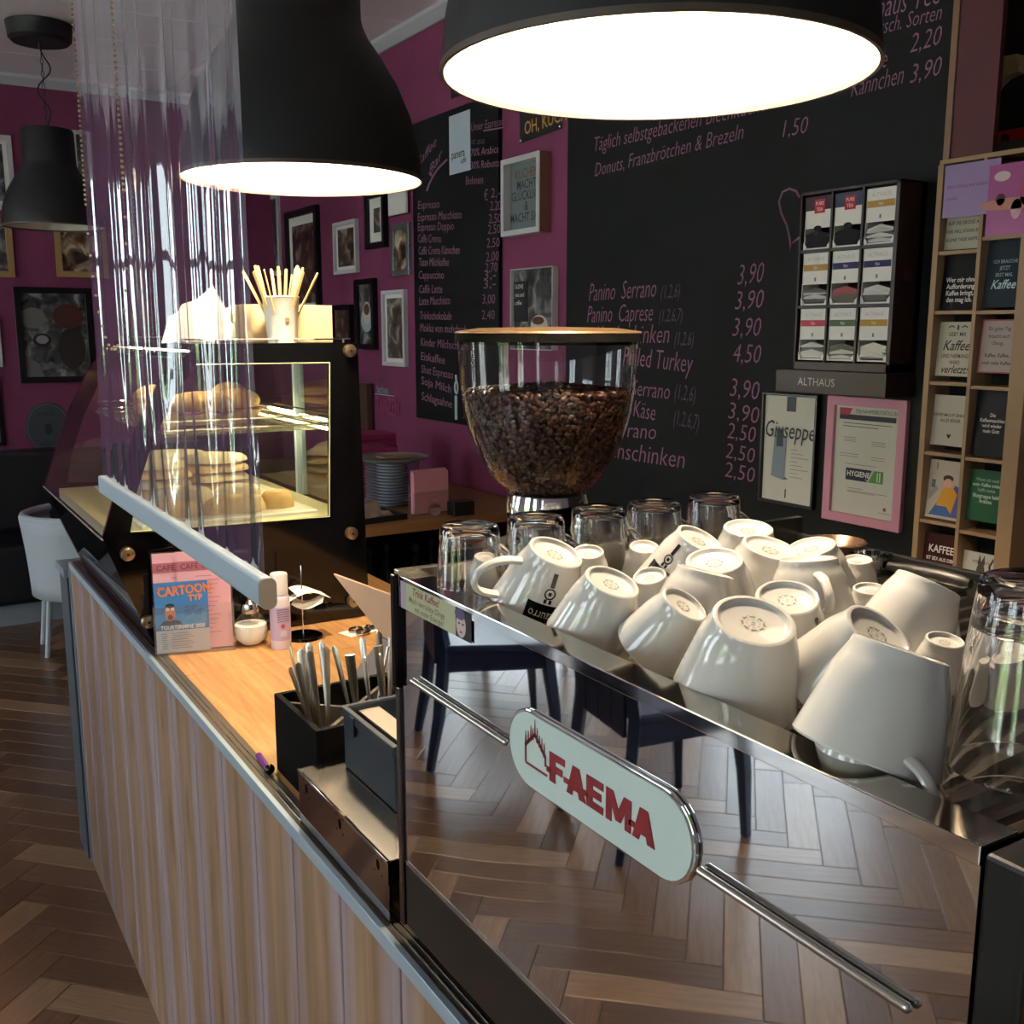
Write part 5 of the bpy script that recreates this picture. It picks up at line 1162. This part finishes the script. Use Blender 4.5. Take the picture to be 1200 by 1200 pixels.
def flyer(B, M, w, h):
    B.prism([(0, h*.32), (w, h*.32), (w, h), (0, h)], .0003, flat('#3d78b8', .4), M=M); B.prism([(0, h*.55), (w*.95, h*.55), (w*.95, h*.36), (0, h*.36)][::-1], .0005, flat('#4d93c8', .4), M=M)
    B.text('CARTOON', M @ T(w*.07, h*.80, .0008) @ RZ(.06), flat('#e07a3a'), .0215, .027, bold=.03); B.text('TYP', M @ T(w*.63, h*.72, .0008) @ RZ(.04), flat('#e08a4a'), .0165, .018, bold=.03)
    B.text('der', M @ T(w*.06, h*.90, .0008), flat('#e07a3a'), .011, .012); B.text('TOURTERMINE 2020', M @ T(w*.09, h*.335, .0008), INKW, .0098, .0115, bold=.03)
    for i, s_ in enumerate(('die Show', 'mit Musik', 'und Witz')): B.text(s_, M @ T(w*.56, h*(.62-.05*i), .0008), flat('#22406a'), .009, .0095)
    P = lambda pts, c, k: B.prism([(x*w, y*h) for x, y in pts], k, flat(c), M=M)
    P([(.06, .38), (.14, .45), (.30, .47), (.44, .45), (.52, .38)], '#4a4f5c', .0007); P(ell(.28, .56, .10, .11, 16), '#c98566', .0009); P(ell(.28, .665, .085, .035, 14), '#2f2622', .0010)
    P(ell(.235, .62, .033, .022, 12), '#eeeae4', .0013); P(ell(.325, .62, .033, .022, 12), '#eeeae4', .0013); P(ell(.235, .62, .008, .006, 8), '#20201f', .0016); P(ell(.325, .62, .008, .006, 8), '#20201f', .0016)
    P(ell(.28, .505, .05, .035, 12), '#5a342a', .0012); P(ell(.28, .575, .022, .014, 10), '#d99a7a', .0014)
    for i in range(8):
        B.prism([(w*.10, h*(.27-.03*i)), (w*.2, h*(.27-.03*i)), (w*.2, h*(.277-.03*i)), (w*.10, h*(.277-.03*i))], .0004, flat('#5a6470'), M=M); B.prism([(w*.28, h*(.27-.03*i)), (w*(.6+.05*(i % 3)), h*(.27-.03*i)), (w*(.6+.05*(i % 3)), h*(.277-.03*i)), (w*.28, h*(.277-.03*i))], .0004, flat('#8a7468'), M=M)
sheet_print(mh, T(.004, .0075, .004) @ MN @ RX(-.05), .107, .150, flat('#b5bcc8', .5), [], 'flyer', label='blue tour flyer with an orange headline', extra=flyer)
# sugar pourer
sp = empty('sugar_pourer', (.638, 2.115, CT), 0, 'round glass sugar pourer with metal top beside the menu holder', 'sugar pourer')
MB().lathe([(0, 0), (.020, 0), (.034, .015), (.0375, .033), (.034, .052), (.022, .066), (.0185, .074)], thin('jar_glass', (.96, .96, .95), .01, 1.2), 32).build('glass_jar', sp)
MB().lathe([(0, .003), (.019, .003), (.032, .016), (.0352, .032), (.034, .046), (.0, .048)], mat('sugar', '#f0ece2', .9), 32).build('sugar', sp)
MB().lathe([(.0195, .072), (.021, .078), (.017, .092), (.006, .100), (.005, .118), (.004, .118)], CHROME, 24).build('metal_top', sp)
# spray bottle
bo = empty('spray_bottle', (.686, 2.06, CT), 0, 'slim white and lilac spray bottle at the end of the screen bar', 'bottle')
BW_ = mat('white_plastic', '#d9ccd6', .35)
MB().lathe([(0, 0), (.0205, 0), (.0215, .003), (.0215, .108), (.020, .113), (.0175, .117), (0, .117)], BW_, 28).build('bottle_body', bo)
MB().lathe([(0, .163), (.017, .163), (.0185, .160), (.0185, .118), (0, .118)], mat('white_cap', '#e2dcdc', .3), 28).build('cap', bo)
B = MB(); Mb = FY(0, -.0222, 0)
B.lathe([(.0218, .02), (.0218, .092)], mat('lilac_label', '#b9a6c4', .45), 28)
B.prism([(-.008, .03), (.006, .03), (.006, .042), (-.008, .042)], .0006, flat('#c9c2c8'), M=Mb); B.prism(ell(-.002, .052, .005, .005), .0006, flat('#b0506a'), M=Mb)
for i in range(6): B.prism([(-.014, .062+i*.005), (.012, .062+i*.005), (.012, .0635+i*.005), (-.014, .0635+i*.005)], .0005, flat('#7d6a8c'), M=Mb)
B.text('SPRAY', Mb @ T(-.012, .098, 0), flat('#7d6a8c'), .008, .009) if 0 else None
B.build('label_print', bo)
# receipt spike
rs = empty('receipt_spike', (.752, 2.105, CT), 0, 'receipt spike on a black round base holding curled slips', 'receipt spike')
MB().lathe([(0, .007), (.038, .007), (.042, .005), (.043, 0), (0, 0)], BLACK, 36).build('base', rs)
MB().tube([(0, 0, .006), (0, 0, .155), (0, 0, .163)], .0014, CHROME, 6, rs=[.0014, .0014, .0003]).build('spike', rs)
def slip(z, w, l, curl, rot, lab):
    B = MB(); n = 10; vs = []
    for i in range(n+1):
        u = i/n; vs += [(-.02+l*u*.9, -w/2, z+curl*math.sin(u*3.4+.3)-abs(curl)*.6*u), (-.02+l*u*.9, w/2, z+curl*math.sin(u*3.4+.6)-abs(curl)*.6*u+.006)]
    B.add(vs, [(2*i, 2*i+2, 2*i+3, 2*i+1) for i in range(n)], PAPER, True, M=RZ(rot)); o = B.build('paper_slip'); o.location = (.752, 2.105, CT); tag(o, lab, 'paper', 'slips on the receipt spike')
slip(.098, .055, .085, .010, .05, 'topmost white slip on the receipt spike'); slip(.085, .05, .075, -.012, -.5, 'curled slip hanging from the receipt spike, lowest one'); slip(.092, .05, .06, .008, 2.9, 'short slip on the left side of the receipt spike')
# scissors on paper
o = MB().box(-.03, .10, -.02, .03, 0, .0008, PAPER).build('note_paper'); o.location = (.865, 2.07, CT+.0006); o.rotation_euler = (0, 0, .25); tag(o, 'white note paper under the scissors on the worktop', 'paper')
sci = empty('scissors', (.875, 2.07, CT+.002), .3, 'scissors with black blades and ring handles at the back of the worktop', 'scissors')
for s_ in (-1, 1):
    b = MB(); b.tube([(.012*math.cos(t)*1.3-.005, s_*.013+.011*math.sin(t), .005) for t in [i*math.pi/7 for i in range(14)]], .0028, mat('bronze_ring', '#5a4636', .3, .8), 6, closed=True); b.build('ring_handle', sci)
    b = MB(); b.add([(.012, -s_*.002, .004), (.016, s_*.009, .004), (.11, -s_*.002, .004), (.012, -s_*.002, .007), (.016, s_*.009, .007), (.11, -s_*.002, .007)], [(0, 1, 2), (5, 4, 3), (0, 3, 4, 1), (1, 4, 5, 2), (2, 5, 3, 0)], BLACKM); b.build('blade', sci)
MB().lathe([(0, .012), (.005, .011), (.006, 0)], CHROME, 12, M=T(.02, 0, 0)).build('pivot', sci)
# tilted till screen
ts = empty('till_screen', (.79, 1.76, CT), 0, 'tilted grey screen stand half hidden behind the machine', 'screen')
SG = mat('stand_grey', '#8f9096', .4); SB = mat('stand_back', '#b89a80', .5)
P1 = [(.722, 1.84, 1.152), (.86, 1.62, 1.10), (.86, 1.60, .985), (.775, 1.735, 1.045)]
def slab(pts, th, m, name, par):
    B = MB(); pts = [Vector(p) for p in pts]; n_ = (pts[1]-pts[0]).cross(pts[2]-pts[0]).normalized()*th; k = len(pts)
    B.add([tuple(p) for p in pts]+[tuple(p+n_) for p in pts], [tuple(range(k))[::-1], tuple(range(k, 2*k))]+[(i, (i+1) % k, k+(i+1) % k, k+i) for i in range(k)], m); return sub(B.build(name, par, bev=.001))
slab(P1, .008, SB, 'screen_panel', ts)
slab([(.775, 1.735, 1.042), (.86, 1.60, .982), (.88, 1.585, .9515), (.735, 1.80, .9515)], .006, SG, 'stand_foot', ts)

# cutlery caddy of black wood with crossed dividers
cx0, cx1, cy0, cy1, cz1 = .472, .660, 1.285, 1.462, 1.075
cd_ = empty('cutlery_caddy', (cx0, cy0, CT), 0, 'black stained wooden cutlery box with crossed dividers', 'cutlery box')
wx, wy = cx1-cx0, cy1-cy0; hh_ = cz1-CT-.0015
EDG = BLKWOOD
b = MB(); b.box(0, .009, 0, wy, .0, hh_, EDG); sub_ = b.build('side_board', cd_, bev=.001)
MB().box(wx-.009, wx, 0, wy, 0, hh_, EDG).build('side_board', cd_, bev=.001); MB().box(.009, wx-.009, 0, .009, 0, hh_, EDG).build('side_board', cd_, bev=.001); MB().box(.009, wx-.009, wy-.009, wy, 0, hh_, EDG).build('side_board', cd_, bev=.001)
MB().box(.009, wx-.009, .009, wy-.009, 0, .006, EDG).build('bottom_board', cd_)
L_ = math.hypot(wx-.02, wy-.02)/2; an = math.atan2(wy-.02, wx-.02); DIVM = mat('worn_wood_edge', '#4a4238', .6)
for s_ in (1, -1):
    MB().box(-L_, L_, -.003, .003, 0, .105, DIVM, M=T(wx/2, wy/2, .006) @ RZ(s_*an)).build('divider', cd_)
CUT = mat('cutlery_steel', '#c9c2b6', .32, 1.)
def spoon(M):
    r = 0; B = MB(); pts = [(0, 0, z) for z in (-.005, 0, .04, .08, .115, .125, .135, .15, .165, .175, .182)]; 
    B.tube(pts, .003, CUT, 8, M=M, rs=[(.002, .001), (.0065, .0016), (.0058, .0015), (.004, .0015), (.003, .0015), (.004, .0011), (.009, .0012), (.0115, .0012), (.010, .0012), (.006, .001), (.001, .0006)]); return B
def fork(M):
    B = MB(); B.tube([(0, 0, z) for z in (-.005, 0, .05, .1, .13, .14, .15)], .003, CUT, 8, M=M, rs=[(.002, .001), (.0068, .0016), (.0058, .0015), (.004, .0015), (.003, .0015), (.007, .001), (.0095, .001)])
    for i in range(4): B.tube([(0, 0, 0)] and [((-.0078+.0052*i)*1, 0, .148) if False else (0, (-.0078+.0052*i), .148), (0, (-.0072+.0048*i), .188)], .0012, CUT, 5, M=M)
    return B
def knife(M):
    B = MB(); B.tube([(0, 0, z) for z in (0, .04, .09, .10, .13, .17, .198, .205)], .003, CUT, 8, M=M, rs=[(.0075, .0028), (.0068, .0028), (.0045, .002), (.008, .0009), (.0085, .0008), (.0085, .0007), (.006, .0006), (.001, .0004)]); return B
rk = random.Random(4); cutl = {'left': [], 'right': []}
wells = {'left': (wx*.22, wy*.62, 'left'), 'right': (wx*.72, wy*.60, 'right'), 'rear': (wx*.80, wy*.40, 'near')}
def put(kind, bx_, by_, tx, ty, up__, group, lab):
    p = Vector((bx_, by_, .008)); d = Vector((tx-bx_, ty-by_, up__)).normalized()
    q = d.to_track_quat('Z', 'Y').to_matrix().to_4x4(); M = Matrix.Translation(p) @ q @ RZ(rk.uniform(0, 3.1)) @ (T(0, 0, .195) @ RX(math.pi) if kind != 'knife' or rk.random() < .5 else T(0, 0, 0))
    o = {'spoon': spoon, 'fork': fork, 'knife': knife}[kind](M).build('tea_spoon' if kind == 'spoon' else kind); o.location = (cx0, cy0, CT); tag(o, lab, 'cutlery', group); cutl['left' if 'left' in group else 'right'].append((o, Vector((cx0, cy0, CT)) + M @ Vector((0, 0, .19)) if False else Vector((cx0, cy0, CT)) + p + d*.19))
k_ = 0
for i in range(9):
    kind = ('spoon', 'fork', 'spoon')[i % 3]
    bx_ = wx*.24+rk.uniform(-.014, .022); by_ = wy*.52+rk.uniform(-.02, .02)
    put(kind, bx_, by_, bx_+rk.uniform(-.07, .02), by_+rk.uniform(-.02, .05), .17, 'cutlery in the left well of the caddy', 'steel %s standing in the left well of the black caddy' % kind)
for i in range(12):
    kind = ('knife', 'spoon', 'fork', 'spoon')[i % 4]
    bx_ = wx*.62+rk.uniform(-.02, .04); by_ = wy*.50+rk.uniform(-.03, .03)
    put(kind, bx_, by_, bx_+rk.uniform(-.03, .07), by_+rk.uniform(-.03, .05), .16, 'cutlery in the right well of the caddy', 'steel %s standing in the right well of the black caddy' % kind)
for k2 in ('left', 'right'):
    for kd in ('tea_spoon', 'fork', 'knife'):
        by_left([q for q in cutl[k2] if q[0].name.split('.')[0] == kd], 'steel '+kd.replace('_', ' ')+' in the '+k2+' well of the black caddy, %s')
# purple pen behind the caddy
pe = empty('decorated_pen', (.4555, 1.452, CT+.0035), 0, 'purple pen with a black round end beside the cutlery box', 'pen')
MB().tube([(0, .005, .004), (.004, .06, .004)], .005, mat('purple_glitter', '#6d2f86', .25), 10).build('barrel', pe); MB().ball((0, -.004, .006), .0085, BLACK, 14).build('round_end', pe)

# perforated steel box in front of the machine
kb = empty('steel_box', (.44, .98, CT), 0, 'low polished steel box with oval holes between caddy and machine', 'steel box')
KY0, KY1, KX0, KX1, KZ = .982, 1.272, .44, .70, 1.031
b = MB(); SW = BOXS
Mk = FX(KX0, KY1, CT+.0028)
wK = KY1-KY0; hK = KZ-CT-.003
# front sheet with three oval holes: strips between the holes plus ringed tiles
hx = [.030, .147, .262]; hz = hK-.017; tile = .022
xs = [0]; 
for h_ in hx: xs += [h_-tile/2, h_+tile/2]
xs.append(wK)
def quad(u0, u1, v0, v1): b.box(u0, u1, v0, v1, -.0012, 0, SW, M=Mk)
for i in range(0, len(xs), 2):
    if xs[i+1]-xs[i] > 0: quad(xs[i], xs[i+1], 0, hK)
for h_ in hx:
    quad(h_-tile/2, h_+tile/2, 0, hz-tile/2); quad(h_-tile/2, h_+tile/2, hz+tile/2, hK)
    n = 16; O = []; I = []
    for k in range(n):
        a = 2*math.pi*(k+.5)/n; c_, s_ = math.cos(a), math.sin(a); m_ = max(abs(c_), abs(s_)); O.append((h_+c_/m_*tile/2, hz+s_/m_*tile/2)); I.append((h_+c_*.0048, hz+s_*.0068))
    b.ring(O, I, .0012, SW, M=Mk @ T(0, 0, -.0012))
sub(b.build('front_sheet', kb))
sub(MB().box(KX0-.0005, KX1, KY0, KY1, KZ-.0018, KZ, STEEL).box(KX0-.0015, KX0+.002, KY0, KY1, KZ-.0035, KZ+.0006, CHROME).build('top_sheet', kb, bev=.0005))
sub(MB().box(KX0+.003, KX1, KY0+.002, KY0+.004, CT+.003, KZ-.002, BLACK).build('side_sheet', kb))
sub(MB().box(KX0+.002, KX1, KY1-.004, KY1-.002, CT+.003, KZ-.002, STEEL).build('side_sheet', kb))
sub(MB().box(KX0+.003, KX1, KY0+.004, KY1-.004, CT+.001, CT+.003, DARK).build('bottom_sheet', kb))
sub(MB().box(KX0+.0035, KX0+.006, KY0+.005, KY1-.005, CT+.004, KZ-.003, DARK).build('hole_shade_sheet', kb))  # black backing added to paint the shade inside the holes
# dark grey tamping container on it
GB = mat('slate_plastic', '#1b232d', .45, spec=.3)
gb_ = empty('grey_container', (.50, 1.09, KZ), 0, 'slate grey plastic container on the steel box, cut off by the machine', 'container')
gx0, gx1, gy0, gy1, gz0, gz1 = .497, .66, 1.083, 1.245, KZ+.0012, 1.118
b = MB(); b.ring([(gx0, gy0), (gx1, gy0), (gx1, gy1), (gx0, gy1)], [(gx0+.006, gy0+.006), (gx1-.006, gy0+.006), (gx1-.006, gy1-.006), (gx0+.006, gy1-.006)], gz1-gz0, GB, M=T(0, 0, gz0)); b.box(gx0+.003, gx1-.003, gy0+.003, gy1-.003, gz0, gz0+.004, GB)
sub(b.build('container_body', gb_, bev=.002))
sub(MB().ring([(gx0-.003, gy0-.003), (gx1+.003, gy0-.003), (gx1+.003, gy1+.003), (gx0-.003, gy1+.003)], [(gx0+.005, gy0+.005), (gx1-.005, gy0+.005), (gx1-.005, gy1-.005), (gx0+.005, gy1-.005)], .014, GB, M=T(0, 0, gz1-.013)).build('rim_band', gb_, bev=.0015))
sub(MB().box(gx0-.0042, gx0-.002, gy1-.045, gy1-.030, gz1-.028, gz1-.002, GB).box(gx0+.02, gx0+.05, gy0+.006, gy1-.006, gz1-.012, gz1-.008, mat('pale_insert', '#9d8f80', .5)).build('insert', gb_))

# ================================================================== far corner: bench, chair; and the chairs on the customers' side
BEN = mat('black_leather', '#15161a', .45)
be = empty('upholstered_bench', (.2, 6.3, 0), 0, 'low black upholstered bench along the far magenta wall', 'bench')
sub(MB().box(-.55, 1.75, 6.10, 6.68, .12, .46, BEN).build('seat', be, bev=.03)); sub(MB().box(-.55, 1.75, 6.50, 6.69, .46, .93, BEN).build('backrest', be, bev=.03))
sub(MB().box(-.5, 1.7, 6.15, 6.68, 0, .12, mat('bench_plinth', '#8a9098', .5)).build('plinth', be))
WR = mat('white_woven_rattan', '#b4bcc4', .6); bump(WR, noise(WR, coords(WR, (1, 1, 1)), 90, 2), .6, .004)
wc = empty('woven_armchair', (.86, 5.55, 0), 0, 'white woven armchair with rolled top edge behind the counter end', 'chair')
b = MB(); n = 24; vs = []
zt_ = lambda a: .72-.08*max(0, math.cos(a))
for j in range(7):
    u = j/6.
    for i in range(n+1):
        a = math.radians(200)+math.radians(-220)*i/n*1.0; a = math.radians(-20+ -220*(i/n)); R_ = .27+.015*u+.02*u*u
        vs.append((R_*math.cos(a), R_*math.sin(a)*1.0, .30+(.40)*u))
b.add(vs, [(j*(n+1)+i, j*(n+1)+i+1, (j+1)*(n+1)+i+1, (j+1)*(n+1)+i) for j in range(6) for i in range(n)], WR, True); o = b.build('woven_shell', wc); so = o.modifiers.new('thickness', 'SOLIDIFY'); so.thickness = .022
rim = [(.305*math.cos(math.radians(-20-220*i/n)), .305*math.sin(math.radians(-20-220*i/n)), .70) for i in range(n+1)]
MB().tube(rim, .022, WR, 8).build('rolled_edge', wc); MB().lathe([(0, .44), (.24, .44), (.265, .42), (.265, .38), (0, .36)], WR, 24).build('seat', wc)
for a in (30, 150, 205, 335):
    MB().tube([(.24*math.cos(math.radians(a)), .24*math.sin(math.radians(a)), .40), (.285*math.cos(math.radians(a)), .285*math.sin(math.radians(a)), .0)], .014, WR, 8).build('leg', wc)
# navy chairs of the customers' side, met in the polished panel
def navy_chair(x, y, rz, lab):
    r = empty('dining_chair', (x, y, 0), rz, lab, 'chair', 'navy chairs on the customers side')
    MB().prism([(-.22, -.21), (.22, -.21), (.20, .21), (-.20, .21)], .03, NAVY, M=T(0, 0, .445)).build('seat', r, bev=.008)
    for sx_, sy_ in ((-1, -1), (1, -1)):
        MB().tube([(.18*sx_, -.17, .445), (.195*sx_, -.20, .22), (.20*sx_, -.215, 0)], .02, NAVY, 4, rs=[.030, .024, .017]).build('leg', r)
    for sx_ in (-1, 1):
        MB().tube([(.185*sx_, .27, .90), (.18*sx_, .205, .46), (.19*sx_, .23, .2), (.20*sx_, .27, 0)], .02, NAVY, 4, rs=[.018, .028, .025, .018]).build('leg', r)
    MB().box(-.19, .19, .245, .27, .80, .90, NAVY).build('top_rail', r, bev=.005)
    for i in range(4): MB().box(-.168+.086*i, -.090+.086*i, .228, .243, .40, .81, NAVY).build('backrest_slat', r, bev=.002)
    MB().box(-.19, .19, -.19, -.17, .37, .445, NAVY).box(-.19, -.17, -.19, .2, .37, .445, NAVY).box(.17, .19, -.19, .2, .37, .445, NAVY).build('apron', r)
navy_chair(-1.07, 3.32, math.radians(-70), 'navy slat backed chair, mirrored at the upper left of the polished panel')
navy_chair(-1.22, 2.47, math.radians(-82), 'navy slat backed chair nearest the machine, mirrored over the name plate')
navy_chair(-1.85, 4.4, math.radians(20), 'navy slat backed chair farthest off, mirrored small under the panel rim')

# far wall pictures (Y = 6.7) and a round sign
def bframe(pa, pc, *a, **k):
    p = onY(*pa, 6.68); c = onY(*pc, 6.68); return frame('framed_picture', FY(p.x, 6.699, c.z), abs(c.x-p.x), abs(p.z-c.z), *a, **k)
bframe((-30, 155), (20, 247), .03, WHTF, .02, photo_mat(3), 'pale framed photo behind the unlit lamp, at its left', mount=.02)
bframe((84, 152), (112, 250), .02, WHTF, .02, photo_mat(1), 'pale framed photo right of the unlit lamp at the screen edge')
bframe((-40, 255), (18.5, 325), .035, WOODF, .02, photo_mat(3), 'oak framed photo under the unlit lamp, left one')
bframe((62, 255), (128, 326), .035, WOODF, .02, photo_mat(4), 'oak framed photo under the unlit lamp, right one')
def table_pic(B, M, w, h):
    P = lambda cx_, cy_, rx_, ry_, c_, k: B.prism(ell(cx_*w, cy_*h, rx_*w, ry_*h), k, flat(c_), M=M)
    P(.22, .68, .17, .11, '#77746c', .0006); P(.32, .45, .12, .07, '#241f22', .0008); P(.32, .455, .08, .045, '#9a9098', .0011); P(.68, .70, .20, .13, '#4e2418', .0007); P(.70, .36, .18, .22, '#2b2220', .0006)
    B.prism([(.08*w, .05*h), (.32*w, .05*h), (.26*w, .20*h), (.08*w, .30*h)], .0006, flat('#6f6b72'), M=M)
bframe((15, 336), (114, 447), .035, BLKF, .025, photo_mat(8), 'big black framed photo of a laid table on the far wall', extra=table_pic)
bframe((-30, 372), (4, 430), .02, WHTF, .02, photo_mat(0), 'white framed picture cut by the left photo edge')
bframe((-30, 442), (6, 522), .02, BLKF, .02, photo_mat(3), 'dark framed picture at the left edge beside the round sign')
p = onY(57, 501, 6.68)
B = MB(); M = FY(p.x, 6.698, p.z); B.prism(ell(0, 0, .125, .150, 32), .006, flat('#3d434b', .5), M=M); B.ring([(x, y) for x, y in ell(0, 0, .118, .142, 32)], [(x, y) for x, y in ell(0, 0, .112, .135, 32)], .0072, flat('#59606a'), M=M)
B.text('KAFFEE', M @ T(-.05, .07, .0065), flat('#22262d'), .028, .035); B.text('RÖSTER', M @ T(-.05, -.11, .0065), flat('#22262d'), .028, .035); B.prism(ell(0, -.01, .022, .035, 16), .007, flat('#22262d'), M=M)
tag(B.build('round_sign'), 'round grey enamel sign on the far wall under the framed photo', 'sign')

# black portafilter resting behind the cups, and a small metal dish in the heap
pf = empty('portafilter', (0, 0, 0), 0, 'black handled portafilter lying behind the cups at the back of the machine', 'portafilter')
pf.location = (.995, .77, 1.3465); pf.rotation_euler = (0, 0, math.radians(-88))
MB().tube([(0, 0, 0), (.03, 0, .001), (.07, 0, .001), (.10, 0, 0), (.105, 0, 0)], .012, BLACKM, 14, rs=[.005, .007, .009, .008, .005]).build('handle', pf)
MB().lathe([(0, -.009), (.020, -.009), (.022, .006), (.024, .007), (.024, .010), (.0215, .010), (.020, -.006), (0, -.006)], CHROME, 28, M=T(-.024, 0, 0)).build('filter_basket', pf)
di = MB().lathe([(0, .002), (.022, .0), (.024, .002), (.036, .016), (.038, .017), (.036, .0185), (.022, .004), (0, .004)], mat('brown_dish', '#6b5444', .25, .6), 30).build('small_dish')
di.location = onY(978, 650, .845); tag(di, 'small brown metal dish between the back cups', 'dish')
